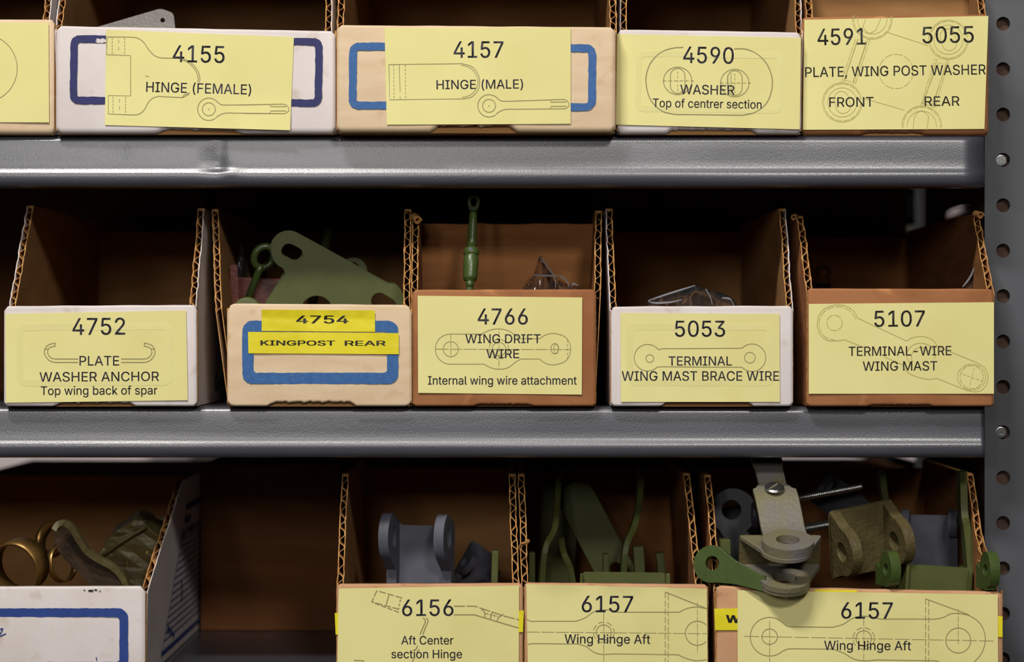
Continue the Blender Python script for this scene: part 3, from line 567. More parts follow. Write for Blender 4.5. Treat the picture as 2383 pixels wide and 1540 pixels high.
def frame_print(b, x0, y0, x1, y1, t, m, r=22, ri=8, rot=0, lift=0, name='printed_frame'):
    bm = bmesh.new(); cx, cy = (x0 + x1) / 2, (y0 + y1) / 2; c, s_ = math.cos(R(rot)), math.sin(R(rot))
    def rr(a, b_, c_, d, q): return fillet([(a, b_, q), (c_, b_, q), (c_, d, q), (a, d, q)], 8)
    yy = b['y0'] - .00075 - lift
    def xf(p):
        u, v = p.x - cx, p.z - cy; return P(cx + u * c - v * s_, cy + u * s_ + v * c, yy + p.y)
    def rag(l):
        out = []
        for i in range(len(l)):
            a, b2 = Vector(l[i - 1]), Vector(l[i]); k = max(1, int((b2 - a).length / 9))
            for j in range(k):
                q = a.lerp(b2, (j + 1) / k); out.append((q.x + random.uniform(-.7, .7), q.y + random.uniform(-.7, .7)))
        return out
    add_prism(bm, [rag(rr(x0, y0, x1, y1, r)), rag(rr(x0 + t, y0 + t, x1 - t, y1 - t, ri))[::-1]], .0001, xf)
    b['fin'](name, bm, M[m])
def note(b, TL, TR, BR, BL, texts=(), draw=None, m='paper', name='paper_label', yoff=.0011, curl=None, ink='ink', lm='line', seed=0, torn=False, tm=None):
    y0 = b['y0'] - yoff; bm = bmesh.new(); NX, NY = 30, 16; g = []
    for j in range(NY + 1):
        row = []
        for i in range(NX + 1):
            u, v = i / NX, j / NY
            px = (TL[0] * (1 - u) + TR[0] * u) * (1 - v) + (BL[0] * (1 - u) + BR[0] * u) * v
            py = (TL[1] * (1 - u) + TR[1] * u) * (1 - v) + (BL[1] * (1 - u) + BR[1] * u) * v
            e = .00010 * noise.noise(Vector((u * 3, v * 2, seed)))
            if curl: e -= curl(u, v)
            if torn and j == 0: py += 2.5 * noise.noise(Vector((u * 14, seed, 0)))
            row.append(bm.verts.new(P(px, py, y0 + e)))
        g.append(row)
    for j in range(NY):
        for i in range(NX): bm.faces.new([g[j][i], g[j + 1][i], g[j + 1][i + 1], g[j][i + 1]]).smooth = True
    ex = bmesh.ops.extrude_face_region(bm, geom=list(bm.faces)); bmesh.ops.translate(bm, verts=[v for v in ex['geom'] if isinstance(v, bmesh.types.BMVert)], vec=(0, .00015, 0))
    for e in bm.edges:
        if len(e.link_faces) == 2 and e.link_faces[0].normal.length >= 0:
            e.link_faces[0].normal_update(); e.link_faces[1].normal_update()
            if e.link_faces[0].normal.angle(e.link_faces[1].normal, 0) > .7: e.smooth = False
    pl = b['fin'](name, bm, M[m])
    yt = y0 - .00016
    def dep(px, py):
        u = v = .5
        for _ in range(3):
            xl = TL[0] * (1 - v) + BL[0] * v; xr = TR[0] * (1 - v) + BR[0] * v; u = (px - xl) / (xr - xl)
            ya = TL[1] * (1 - u) + TR[1] * u; yb = BL[1] * (1 - u) + BR[1] * u; v = (py - ya) / (yb - ya)
        u, v = max(0, min(1, u)), max(0, min(1, v)); e = .00010 * noise.noise(Vector((u * 3, v * 2, seed)))
        return e - (curl(u, v) if curl else 0)
    if draw:
        pf = lambda px, py: P(px, py, yt + .00004 + dep(px, py))
        for dr in (draw if isinstance(draw, list) else [draw]):
            bm = bmesh.new()
            dr(lambda pts, wd=2.0, dash=None, closed=False: add_stroke(bm, pts, wd, pf, dash, closed))
            shift(bm, -b['B']); o = link('line_drawing', bm, M[lm], pl, recalc=False)
    if texts:
        bm = bmesh.new()
        for t in texts: add_text(bm, t[0], t[1], t[2], t[3], t[4], yt, t[5] if len(t) > 5 else 0, fat=(t[6] if len(t) > 6 and t[6] else (.38 if t[4] > 30 else .2)), place=lambda px, py: P(px, py, yt + dep(px, py)))
        shift(bm, -b['B']); link('printed_text', bm, M[tm or ink], pl, recalc=False)
    return pl
def eye_bolt(st, cx, cy, xe, r=26, r2=15, rot=0):
    c, s_ = math.cos(R(rot)), math.sin(R(rot))
    T = lambda L: [(cx + x * c - y * s_, cy + x * s_ + y * c) for x, y in L]
    st(circ(cx, cy, r, n=40, a0=.95, a1=2 * PI - .75)); st(circ(cx, cy, r2, n=30), closed=True)
    L = xe - cx
    st(T(sm((19, -18), (26, -12), (36, -10), (60, -10)) + [(L - 12, -12), (L - 3, -8), (L, -1), (L, 4), (L - 8, 10)] + sm((60, 9), (38, 9), (24, 14), (16, 20))))
    st(T([(L - 44, -11), (L - 42, -6), (L - 6, -6)])); st(T([(L - 44, 9), (L - 42, 4), (L - 6, 4)])); st([(cx - .5, cy - 1.5), (cx + .5, cy + 2)], 2)
# ---- upper row
GB = 'open-fronted cardboard parts bins in rows on the shelves'
def white_side(b): pass
A0 = bin_box('cream parts bin with only the end of its yellow note showing, beside the navy-framed bin', GB, -330, 127, 46, 0, 'tan', (-290, -163), (136, -163), .004, seed=2, outer='white', topr=45)
note(A0, (-300, 52), (113, 53), (114, 285), (-300, 283), draw=lambda st: st(circ(-39, 159, 79, n=60), 1.8, closed=True), seed=11)
A1 = bin_box('white parts bin with navy printed frame and note reading HINGE (FEMALE)', GB, 131, 781, 60, 0, 'white', (156, -163), (775, -163), 0, seed=3, topr=72, notch=(.36, .66, .0024))
frame_print(A1, 163, 85, 750, 245, 17, 'navy', 22, 6, .7)
def d4155(st):
    st([(249, 86), (292, 86)] + sm((292, 86), (318, 88), (334, 98), (345, 114), (358, 128), (372, 134), (392, 135)) + [(425, 136)])
    st(sm((425, 136), (445, 146), (460, 164), (465, 180), (464, 191))); st(sm((422, 138), (440, 147), (455, 164), (461, 180), (460, 191)))
    st([(249, 86), (248, 127), (304, 129), (304, 223), (252, 222), (252, 265), (300, 267)])
    st(sm((300, 267), (322, 266), (336, 255), (344, 240), (354, 229), (368, 224)) + [(425, 227), (440, 219)]); st(sm((424, 227), (430, 220), (442, 216)))
    for x in (261, 290): st([(x, 88), (x, 127)], 1.6, (5, 3)); st([(x + 2, 225), (x + 2, 266)], 1.6, (5, 3))
    st([(276, 92), (276, 126)], 1.4, (8, 9)); st([(278, 230), (278, 262)], 1.4, (8, 9)); st([(338, 177), (347, 178)], 1.6)
    eye_bolt(st, 486, 254, 672)
note(A1, (247, 69), (684, 86), (675, 303), (244, 291), [('4155', 402, 522, 145, 39, 1.2, 0), ('HINGE (FEMALE)', 340, 584, 216.5, 23, 1.5, 0)], d4155, seed=1,
     curl=lambda u, v: .0012 * max(0, 1 - (u * 9)) * max(0, 1 - v * 3.2) + .006 * max(0, (v - .66)) * max(0, u - .35) + .0006 * math.exp(-((u - .62 - (v - .6) * .35) / .05) ** 2) * max(0, v - .45))
A2 = bin_box('tan parts bin with blue printed frame and note reading HINGE (MALE)', GB, 784, 1432, 58, 0, 'tan', (795, -163), (1432, -163), -.010, seed=4, topr=63, notch=(.34, .65, .0035))
frame_print(A2, 812, 101, 1387, 256, 18, 'blue', 24, 5, .45)
def d4157(st):
    st([(905, 150), (1075, 148)] + sm((1075, 148), (1098, 155), (1112, 172), (1116, 190), (1112, 210), (1098, 225), (1078, 230)) + [(907, 232), (905, 150)], 1.8)
    st(sm((1073, 151), (1094, 158), (1108, 174), (1112, 190), (1107, 208), (1094, 221), (1075, 227)), 1.5)
    for x in (916, 943): st([(x, 151), (x + 1, 231)], 1.5, (5, 4))
    st([(929, 150), (931, 214)], 1.5); st([(931, 225), (931, 231)], 1.5); eye_bolt(st, 1138, 246, 1324, 26, 15, -1)
note(A2, (895, 65), (1328, 64), (1328, 288), (900, 290), [('4157', 1056, 1171, 134, 38, 0, 0), ('HINGE (MALE)', 1016, 1217, 206.5, 21, -.5, 0)], d4157, seed=2)
A3 = bin_box('white parts bin with note reading WASHER under a long oval drawing', GB, 1437, 1864, 68, 0, 'white', (1442, -163), (1854, -163), .002, seed=5, topr=75, notch=(.27, .76, .0022))
def d4590(st):
    st(sm((1590, 110), (1565, 112), (1538, 122), (1515, 145), (1504, 175), (1505, 205), (1516, 235), (1540, 258), (1570, 266)) + [(1728, 268)], 2.6)
    st(sm((1728, 268), (1760, 260), (1785, 238), (1796, 208), (1796, 178), (1784, 148), (1762, 126), (1735, 114), (1708, 114)), 2.6)
    for cx, cy in ((1577, 188), (1710, 193)):
        st(circ(cx, cy, 33, 32, n=40), 2, closed=True); st(slot(cx, cy, 12, 17, PI / 2), 2, closed=True)
        st([(cx - 35, cy), (cx + 38, cy)], 1.4, (9, 4)); st([(cx, cy - 22), (cx, cy + 26)], 1.4, (6, 4))
    st([(1694, 175), (1694, 212)], 1.5); st([(1701, 170), (1701, 216)], 1.5)
note(A3, (1436, 79), (1864, 88), (1861, 301), (1433, 290), [('4590', 1590, 1707, 147, 38, 1, 0), ('WASHER', 1583, 1709, 219.5, 22, .8, 0), ('Top of centrer section', 1519, 1772, 251, 20, .9, 0)], d4590, seed=3)
A4 = bin_box('brown parts bin with note reading PLATE, WING POST WASHER beside the steel post', GB, 1868, 2299, 40, 0, 'kraft_red', (1864, -163), (2262, -163), .008, seed=6, topr=33, inner='kraft_in', outer='kraft_red', notch=(.32, .66, .0012), divider=(.05, -50), corner=4)
def d4591(st):
    w = 1.5
    for cx, cy, a0, a1 in ((2030, 45, -.15, PI + .2), (1960, 238, 0, 2 * PI), (2207, 92, 0, 2 * PI), (2145, 292, PI - .1, 2 * PI + .1)):
        for r in (46, 43, 34): st(circ(cx, cy, r, n=40, a0=a0, a1=a1), w, None if r != 43 else (14, 3))
        if a1 - a0 > 6: st(slot(cx, cy, 9, 17, PI / 2 - .25), w, closed=True)
        elif cy < 100: st([(cx - 16, 45), (cx - 22, 62)] + sm((cx - 22, 62), (cx - 8, 77), (cx + 8, 70)) + [(cx + 20, 42)], w)
        else: st([(cx - 20, 302)] + sm((cx - 20, 302), (cx - 16, 270), (cx, 258), (cx + 16, 270)) + [(cx + 12, 302)], w)
    for q in (-1, 1):
        for o in (0, 5):
            st([(1973 + q * (17 - o), 196), (2008 + q * (17 - o), 90)], w, None if o else (16, 3)); st([(2158 + q * (17 - o), 250), (2193 + q * (17 - o), 136)], w, None if o else (16, 3))
    st([(1965, 186), (1985, 191), (2016, 96), (1997, 91), (1965, 186)], w); st([(2146, 240), (2168, 246), (2203, 150), (2184, 146), (2146, 240)], w)
    st(circ(2085, 166, 40, n=40), w, (20, 3), True); st([(2062, 74), (2160, 106)], w); st([(2008, 228), (2104, 256)], w)
note(A4, (1872, 46), (2300, 37), (2291, 300), (1868, 302), [('4591', 1903, 2015, 104, 38, -1, 0), ('5055', 2147, 2266, 99.5, 38, -1, 0), ('PLATE, WING POST WASHER', 1874, 2294, 176, 23, -.9, 0), ('FRONT', 1930, 2033, 248, 22, -.6, 0), ('REAR', 2152, 2233, 246, 22, -.6, 0)], d4591, seed=4, lm='faint', tm='ink2')

# ---- middle row
B0 = bin_box('white parts bin with note reading PLATE WASHER ANCHOR', GB, 10, 458, 712, 1, 'white', (63, 479), (476, 485), 0, seed=7, topr=709, notch=(.26, .68, .0020))
def d4752(st, q=1):
    for q in (q,):
        X = lambda x: 232 + q * x
        for o in (0, 8): st([(X(50), 835 + o), (X(104), 835 + o)], 2.4)
        st(sm((X(104), 843), (X(118), 838), (X(128), 824), (X(127), 811), (X(119), 802), (X(104), 798)), 2.2)
        st(sm((X(104), 835), (X(114), 832), (X(121), 822), (X(120), 813), (X(115), 808), (X(104), 805)), 2.2)
        st([(X(104), 797), (X(104), 806)], 2.2); st([(X(120), 812), (X(128), 812)], 2)
note(B0, (12, 730), (433, 722), (437, 931), (14, 937), [('4752', 169, 291, 778.5, 39, -.4, 0), ('PLATE', 185, 277, 850, 22, 0, 0), ('WASHER ANCHOR', 92, 370, 887, 22, -.3, 0), ('Top wing back of spar', 95, 366, 918, 20, -.3, 0)], [lambda st: d4752(st, -1), lambda st: d4752(st, 1)], seed=5, tm='ink')
B1 = bin_box('tan parts bin with blue frame and two glossy yellow strips reading KINGPOST REAR', GB, 529, 958, 706, 1, 'tan', (493, 487), (957, 487), 0, seed=8, topr=709, notch=(.22, .7, .0022), outer='tan', corner=18)
frame_print(B1, 564, 746, 927, 893, 26, 'blue', 24, 8)
note(B1, (609, 720), (872, 722), (873, 772), (609, 770), [('4754', 690, 810, 752, 18, 0, 1.2)], m='tape', name='label_strip', yoff=.0012, tm='black', seed=3, curl=lambda u, v: .0022 * max(0, .38 - v) + .0008 * math.sin(u * 44 + math.sin(u * 17)) * max(0, .34 - v))
note(B1, (577, 772), (928, 775), (928, 824), (578, 822), [('KINGPOST', 607, 779, 803.5, 11.5, .2, .9), ('REAR', 803, 897, 804, 11.5, 0, .9)], m='tape', name='label_strip', yoff=.0013, tm='black', seed=5)
B2 = bin_box('brown parts bin with note reading WING DRIFT WIRE', GB, 961, 1386, 674, 1, 'kraft_red', (960, 500), (1401, 491), .001, seed=9, inner='kraft', outer='kraft_red', notch=(.33, .66, .0010), divider=(.085, 521), corner=5, topr=673)
def d4766(st):
    w = 1.7
    st(circ(1048, 812, 35, n=30, a0=PI / 2, a1=3 * PI / 2) + [(1120, 777)] + sm((1120, 777), (1140, 768), (1161, 765), (1182, 769), (1200, 780), (1212, 788)) + [(1255, 788)] + sm((1255, 788), (1272, 778), (1293, 776), (1318, 786), (1328, 812), (1318, 838), (1293, 848), (1272, 846), (1255, 835)) + [(1212, 835)] + sm((1212, 835), (1200, 842), (1182, 855), (1161, 859), (1142, 855), (1126, 847)) + [(1048, 847)], w)
    st(circ(1049, 812, 17.5, n=30), w, closed=True); st(circ(1161, 812, 16, n=30), w, closed=True); st(circ(1161, 812, 23, n=30), 1.5, (14, 5), True)
    st(circ(1291, 811, 9, 12, n=24), w, closed=True); st(circ(1294, 811, 5, 11, n=24), 1.3, closed=True)
    st([(1014, 812), (1328, 813)], 1.4, (30, 3)); st([(1049, 777), (1049, 832)], 1.4, (14, 3)); st([(1161, 770), (1161, 858)], 1.4, (14, 3)); st([(1320, 790), (1321, 836)], 1.3, (6, 4))
note(B2, (972, 688), (1355, 692), (1354, 918), (973, 914), [('4766', 1112, 1228, 754.5, 37, 0, 0), ('WING DRIFT', 1083, 1258, 798, 20.5, 0, 0), ('WIRE', 1132, 1208, 833, 20.5, 0, 0), ('Internal wing wire attachment', 996, 1342, 894.5, 19.5, 0, 0)], d4766, seed=6, tm='ink')
B3 = bin_box('white parts bin with note reading TERMINAL WING MAST BRACE WIRE', GB, 1422, 1845, 713, 1, 'white', (1409, 486), (1828, 486), 0, seed=10, topr=711, notch=(.28, .78, .0028))
def d5053(st):
    w = 1.8
    st(circ(1507, 832, 31, n=36, a0=.75, a1=2 * PI - .75), w); st(circ(1750, 832, 32, n=36, a0=-PI + .75, a1=PI - .75), w)
    st(sm((1529, 810), (1534, 813), (1540, 811)) + [(1722, 810), (1728, 809)], w); st(sm((1530, 854), (1536, 853), (1545, 853)) + [(1722, 854), (1727, 855)], w)
    st(circ(1512, 834, 9, n=24), w, closed=True); st(circ(1745, 832, 12.5, n=24), w, closed=True)
note(B3, (1444, 728), (1814, 730), (1815, 935), (1445, 935), [('5053', 1571, 1687, 783, 37, 0, 0), ('TERMINAL', 1556, 1703, 850, 21, 0, 0), ('WING MAST BRACE WIRE', 1447, 1813, 885.5, 22, 0, 0)], d5053, seed=7, tm='ink')
B4 = bin_box('brown parts bin with note reading TERMINAL-WIRE WING MAST beside the post', GB, 1880, 2312, 671, 1, 'kraft_red', (1853, 503), (2281, 499), -.002, seed=11, inner='kraft', outer='kraft_red', notch=(.32, .68, .0008), corner=4, topr=672, tap=.0005)
def d5107(st):
    w = 1.7
    st(sm((1996, 740), (1985, 722), (1962, 710), (1935, 711), (1912, 724), (1902, 748), (1906, 774), (1922, 790), (1945, 793), (1965, 790)) + [(2010, 808)], w)
    st(sm((1992, 742), (1981, 726), (1960, 714), (1936, 715), (1916, 727), (1906, 748), (1910, 772), (1924, 786), (1944, 791)), w, (18, 3))
    st([(1996, 740), (2110, 793)] + sm((2110, 793), (2125, 785), (2150, 783), (2172, 792), (2182, 806)) + [(2270, 842)] + sm((2270, 842), (2292, 856), (2299, 878), (2292, 900), (2275, 911), (2250, 908)) + [(2180, 880)] + sm((2180, 880), (2160, 882), (2135, 877), (2112, 866), (2100, 848)) + [(2058, 830)], w)
    st(circ(1942, 751, 18, n=28), w, (18, 3), True); st(circ(2143, 826, 33, 28, n=30, a0=2.2, a1=6.6), w); st(circ(2143, 830, 22, n=30, a0=2.6, a1=6), w)
    st(circ(2261, 877, 33, 30, n=30), w, (22, 3), True); st(circ(2261, 877, 27, n=30), w, (14, 3), True)
    st([(2240, 870), (2285, 886)], 1.4, (8, 3)); st([(2267, 856), (2256, 900)], 1.4, (8, 3))
note(B4, (1882, 707), (2313, 703), (2313, 916), (1882, 916), [('5107', 2035, 2152, 759.5, 37, -.5, 0), ('TERMINAL-WIRE', 1975, 2214, 827, 21.5, -.4, 0), ('WING MAST', 2008, 2181, 862, 21.5, -.3, 0)], d5107, seed=8, lm='faint', tm='ink2')
bm = bmesh.new(); bl = P(0, 0, .278)
for t_, a_, b_ in (('C', 632, 668), ('I', 664, 668)):
    add_text(bm, t_, 1, 30, 0, 34, 0, 0, 1.5, place=lambda px, py, t_=t_: P(1898 - py, (618 if t_ == 'C' else 650) + px * .9, B4['y0'] + .2804))
B4['fin']('printed_text', bm, M['black'], recalc=False)

# ---- lower row
C0 = bin_box('large white box with royal blue printed frame and ruled print on its side', 'large open boxes of loose metal parts', -420, 338, 1366, 2, 'white', (-300, 1112), (426, 1117), -.004, .265, dc=.144, seed=12, topr=1364, corner=14)
frame_print(C0, -390, 1415, 298, 1560, 20, 'royal', 24, 8)
bm = bmesh.new()
add_stroke(bm, sm((-20, 1478), (-6, 1468), (6, 1462), (2, 1472), (-6, 1482), (14, 1474)), 2.6, lambda x, y: P(x, y, C0['y0'] - .0009))
add_stroke(bm, [(224, 1529), (225, 1536)], 2.4, lambda x, y: P(x, y, C0['y0'] - .0009))
C0['fin']('pen_mark', bm, M['royal'], recalc=False)
# ruled print on the outer side of that box
bm = bmesh.new(); xs_ = C0['X1']; zt_ = C0['tops'][1][1]; xt_ = C0['tops'][1][0]
def side_pt(u, zz): return Vector((wallx(xs_, xt_, zz, C0['zb'], zt_) + .0007, u, zz))
def ymar(z):
    a, b_ = P(0, 1522, .055).z, P(0, 1180, .155).z
    return .055 + (z - a) / (b_ - a) * .10
def side_line(z, wd, y0_=None, y1_=.255):
    y0_ = ymar(z) if y0_ is None else y0_
    v = [bm.verts.new(side_pt(q, zz)) for q, zz in ((y0_, z - wd), (y1_, z - wd), (y1_, z + wd), (y0_, z + wd))]; bm.faces.new(v)
za, zb2 = P(0, 1180, .155).z, P(0, 1522, .055).z
side_line(za, .0016); side_line(zb2, .0013)
for i in range(14):
    side_line(za + (zb2 - za) * (.24 + i * .052), .00035)
side_line(za + (zb2 - za) * .18, .00035); side_line(za + (zb2 - za) * .20, .00035)
for (f0, y_a, y_b, hh) in ((.10, .0, .012, .0022), (.10, .016, .024, .0022), (.20, .03, .045, .0016), (.22, .002, .008, .002), (.86, .004, .012, .002), (.90, .02, .027, .0018), (.93, .035, .04, .0018)):
    z = za + (zb2 - za) * f0; side_line(z, hh, ymar(z) + .006 + y_a, ymar(z) + .006 + y_b)
pv = None
for j in range(13):
    z = za + (zb2 - za) * j / 12; q = (bm.verts.new(side_pt(ymar(z), z)), bm.verts.new(side_pt(ymar(z) + .0012, z)))
    if pv: bm.faces.new([pv[0], pv[1], q[1], q[0]])
    pv = q
C0['fin']('side_print', bm, M['royal'], recalc=False)

C1 = bin_box('buff parts bin with note reading Aft Center section Hinge', GB, 784, 1216, 1359, 2, 'pink', (795, 1104), (1199, 1104), 0, .205, seed=13, inner='kraft_in', outer='kraft', corner=5, topr=1357)
def d6156(st):
    w = 2.6
    st([(936, 1391), (877, 1374), (865, 1400), (932, 1418)], w, (16, 4)); st([(872, 1403), (930, 1425)], w, (12, 4)); st([(905, 1385), (899, 1406)], w); st([(932, 1394), (927, 1418)], w, (6, 4))
def d6156b(st):
    w = 2.6
    st([(1056, 1410), (1105, 1410), (1170, 1432), (1208, 1442)], w, (26, 4)); st([(1056, 1430), (1104, 1430), (1170, 1450), (1208, 1461)], w)
    st([(1120, 1416), (1128, 1424), (1128, 1436)], w); st([(1130, 1427), (1146, 1431), (1158, 1434)], w, (6, 3)); st([(1145, 1425), (1141, 1440)], w); st([(1172, 1429), (1160, 1436), (1157, 1444)], w)
def d6156c(st):
    w = 2.6
    st(sm((984, 1437), (990, 1444), (984, 1460), (977, 1476)), w); st(sm((992, 1437), (996, 1444), (990, 1460), (984, 1476)), w)
    st([(972, 1502), (967, 1512)], w); st([(975, 1510), (970, 1518)], w); st([(962, 1532), (956, 1556)], w); st([(824, 1536), (846, 1537), (850, 1556)], w)
note(C1, (788, 1369), (1208, 1362), (1207, 1600), (784, 1600), [('6156', 936, 1055, 1432.5, 38, -.2, 0), ('Aft Center', 934, 1055, 1499, 19.5, 0, 0), ('section Hinge', 911, 1075, 1531, 19.5, 0, 0)], [d6156, d6156b, d6156c], seed=9)
note(C1, (779, 1426), (787, 1425), (787, 1476), (781, 1476), m='tape', name='label_strip', yoff=.0009, seed=2)
note(C1, (1207, 1421), (1219, 1420), (1217, 1470), (1207, 1471), m='tape', name='label_strip', yoff=.0012, seed=4)
C2 = bin_box('buff parts bin holding green straps, note torn along its top, reading Wing Hinge Aft', GB, 1221, 1647, 1356, 2, 'pink', (1205, 1104), (1606, 1102), .001, .205, seed=14, inner='kraft', outer='kraft', corner=5, topr=1360)
def d6157(st):
    w = 2.0
    st(sm((1226, 1440), (1234, 1445), (1246, 1445)) + [(1340, 1445)] + sm((1340, 1445), (1362, 1437), (1380, 1424), (1398, 1419), (1416, 1419), (1436, 1424)) + [(1580, 1424)] + sm((1580, 1424), (1600, 1415), (1622, 1412), (1645, 1416)), w)
    st([(1228, 1499), (1240, 1497), (1345, 1498)] + sm((1345, 1498), (1364, 1504), (1382, 1517), (1400, 1522), (1430, 1521)) + [(1578, 1523)] + sm((1578, 1523), (1598, 1532), (1622, 1537), (1645, 1534)), w)
    st(circ(1405, 1471, 17.5, n=30), w, closed=True); st(circ(1405, 1471, 24, n=30), 1.7, (14, 6), True); st(circ(1623, 1473, 28, n=36, a0=.75, a1=2 * PI - .75), w)
    st([(1226, 1470), (1645, 1474)], 1.4, (30, 4)); st([(1405, 1424), (1405, 1540)], 1.4, (20, 5)); st([(1548, 1378), (1548, 1560)], 1.7, (14, 5)); st([(1555, 1382), (1555, 1560)], 1.7, (14, 5))
    st([(1548, 1377), (1646, 1416)], w); st([(1623, 1400), (1623, 1520)], 1.3, (14, 3))
note(C2, (1225, 1359), (1645, 1369), (1647, 1600), (1229, 1600), [('6157', 1354, 1473, 1424, 38, .3, 0), ('Wing Hinge Aft', 1314, 1513, 1497, 21, .3, 0)], d6157, seed=10, torn=True, curl=lambda u, v: .0008 * max(0, .08 - v) * 12 * abs(math.sin(u * 9)))
C3 = bin_box('wide buff parts bin heaped with hinge brackets, its note beside a yellow strip', GB, 1667, 2333, 1363, 2, 'pink', (1640, 1106), (2284, 1102), -.004, .205, tap=.0045, seed=15, inner='kraft', outer='kraft', corner=5, topr=1377)
def d6157b(st):
    w = 2.0
    st(circ(1791, 1481, 18, n=30), w, closed=True); st(circ(2010, 1485, 18, n=30), w, closed=True); st(circ(2010, 1485, 25, n=30), 1.7, (14, 6), True); st(circ(2230, 1490, 29, n=36), w, closed=True)
    st(circ(1791, 1481, 45, n=36, a0=.85, a1=2 * PI - .85), w)
    st(sm((1821, 1447), (1832, 1456), (1845, 1458)) + [(1938, 1459)] + sm((1938, 1459), (1962, 1452), (1985, 1438), (2008, 1433), (2036, 1437), (2050, 1440)) + [(2178, 1440)] + sm((2178, 1440), (2196, 1436), (2212, 1428), (2230, 1427), (2258, 1433), (2284, 1455), (2293, 1488), (2284, 1520), (2262, 1545)), w)
    st(sm((1821, 1515), (1832, 1510), (1845, 1509)) + [(1940, 1510)] + sm((1940, 1510), (1965, 1520), (1985, 1532), (2008, 1537), (2040, 1535)) + [(2178, 1537), (2200, 1545)], w)
    st([(1732, 1480), (2312, 1491)], 1.4, (34, 5)); st([(1791, 1445), (1791, 1560)], 1.5, (18, 3)); st([(2010, 1440), (2010, 1560)], 1.4, (16, 4)); st([(2230, 1416), (2230, 1500)], 1.4, (14, 3))
    st([(2154, 1393), (2154, 1560)], 1.7, (14, 5)); st([(2161, 1397), (2161, 1560)], 1.7, (14, 5)); st([(2154, 1393), (2255, 1430)], w)
note(C3, (1662, 1416), (1722, 1415), (1722, 1466), (1664, 1466), [('W', 1690, 1722, 1449, 18, 2, 1.6)], m='tape', name='label_strip', yoff=.0010, tm='black', seed=6)
note(C3, (1895, 1371), (1995, 1373), (1990, 1392), (1900, 1390), m='tape', name='label_strip', yoff=.0009, seed=7)
note(C3, (1716, 1373), (2322, 1383), (2323, 1600), (1717, 1600), [('6157', 1958, 2077, 1439, 38, .3, 0), ('Wing Hinge Aft', 1918, 2120, 1512, 21, .3, 0)], d6157b, seed=12, yoff=.0015, curl=lambda u, v: .0012 * max(0, .05 - v) * 12 * max(0, 1 - abs(u - .42) * 9))
note(C3, (2322, 1433), (2333, 1434), (2333, 1482), (2322, 1482), m='tape', name='label_strip', yoff=.0011, seed=8)

for b_, q in ((A3, (1478, 120, 1822, 262, 14, .9)), (B0, (38, 752, 402, 898, 16, -.4)), (B3, (1457, 752, 1802, 898, 16, 0))):
    frame_print(b_, q[0], q[1], q[2], q[3], q[4], 'showthru', 22, 8, q[5], lift=.00044, name='show_through_print')

# ------------------------------------------------------------------ cartons behind, reached from the other aisle
def carton(label, px0, px1, y, top_py, row, m, dep=.2, group=None):
    zb = ROW[row] + .0002; a, b_ = P(px0, 0, y).x, P(px1, 0, y).x; zt = P(0, top_py, y).z if top_py is not None else (ROW[row - 1] if row else ROW[0] + PITCH) - .0035
    root = thing('carton', label, 'box', ((a + b_) / 2, y + dep / 2, zb), group=group); B = root.location.copy()
    for nm, q in (('front_panel', (a, b_, y, y + .004, zb, zt)), ('back_panel', (a, b_, y + dep - .004, y + dep, zb, zt)), ('side_panel', (a, a + .004, y + .004, y + dep - .004, zb, zt)), ('side_panel', (b_ - .004, b_, y + .004, y + dep - .004, zb, zt))):
        bm = bmesh.new(); add_box(bm, *q); shift(bm, -B); link(nm, bm, M[m], root, bevel=.0008)
    bm = bmesh.new(); h_ = (b_ - a) / 2
    add_box(bm, a + .004, b_ - .004, y + .004, y + dep / 2 - .0006, zt - .0035, zt - .0005); shift(bm, -B); link('top_flap', bm, M[m], root)
    bm = bmesh.new(); add_box(bm, a + .004, b_ - .004, y + dep / 2 + .0006, y + dep - .004, zt - .0035, zt - .0005); shift(bm, -B); link('top_flap', bm, M[m], root)
    return root
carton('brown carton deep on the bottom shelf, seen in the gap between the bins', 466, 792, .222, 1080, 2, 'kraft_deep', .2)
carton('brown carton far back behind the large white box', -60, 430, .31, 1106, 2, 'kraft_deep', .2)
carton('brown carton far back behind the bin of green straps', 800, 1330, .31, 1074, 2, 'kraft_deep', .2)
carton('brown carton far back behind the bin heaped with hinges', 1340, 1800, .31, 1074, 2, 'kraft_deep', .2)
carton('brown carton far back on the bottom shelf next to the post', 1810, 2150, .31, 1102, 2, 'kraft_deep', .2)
for x0, x1, t in ((-60, 480, 'white washer-anchor'), (490, 1000, 'kingpost'), (1010, 1520, 'wing drift wire'), (1530, 2060, 'brace wire')):  # cartons added to close the middle row's back and keep it dark
    carton('added brown carton filling the dark back behind the %s bin' % t, x0, x1, .31, None, 1, 'kraft_deep', .2)
for x0, x1, t in ((-60, 560, 'navy-framed hinge'), (570, 1250, 'blue-framed hinge'), (1260, 2060, 'oval washer')):  # more cartons added so the depth of the upper row stays dark
    carton('added brown carton keeping the depth dark behind the %s bin' % t, x0, x1, .31, None, 0, 'kraft_deep', .2)
carton('narrow brown carton added to cover the bright gap behind the terminal wire bin', 2063, 2110, .31, None, 1, 'kraft_deep', .2)  # added to hide the lamp-lit wall seen through this gap
# boxes of the neighbouring rack, glimpsed through the post holes
nb = bmesh.new(); nx0 = POSTX + .0015
nrt = thing('carton', 'brown carton glimpsed through the round holes of the steel post', 'box', (nx0 + .015, .16, Z0 - .32))
add_box(nb, nx0, nx0 + .031, PY + .0044, .26, Z0 - .32, Z0 + .25, 0); shift(nb, -nrt.location); link('side_panel', nb, M['kraft_dark'], nrt, bevel=.001)
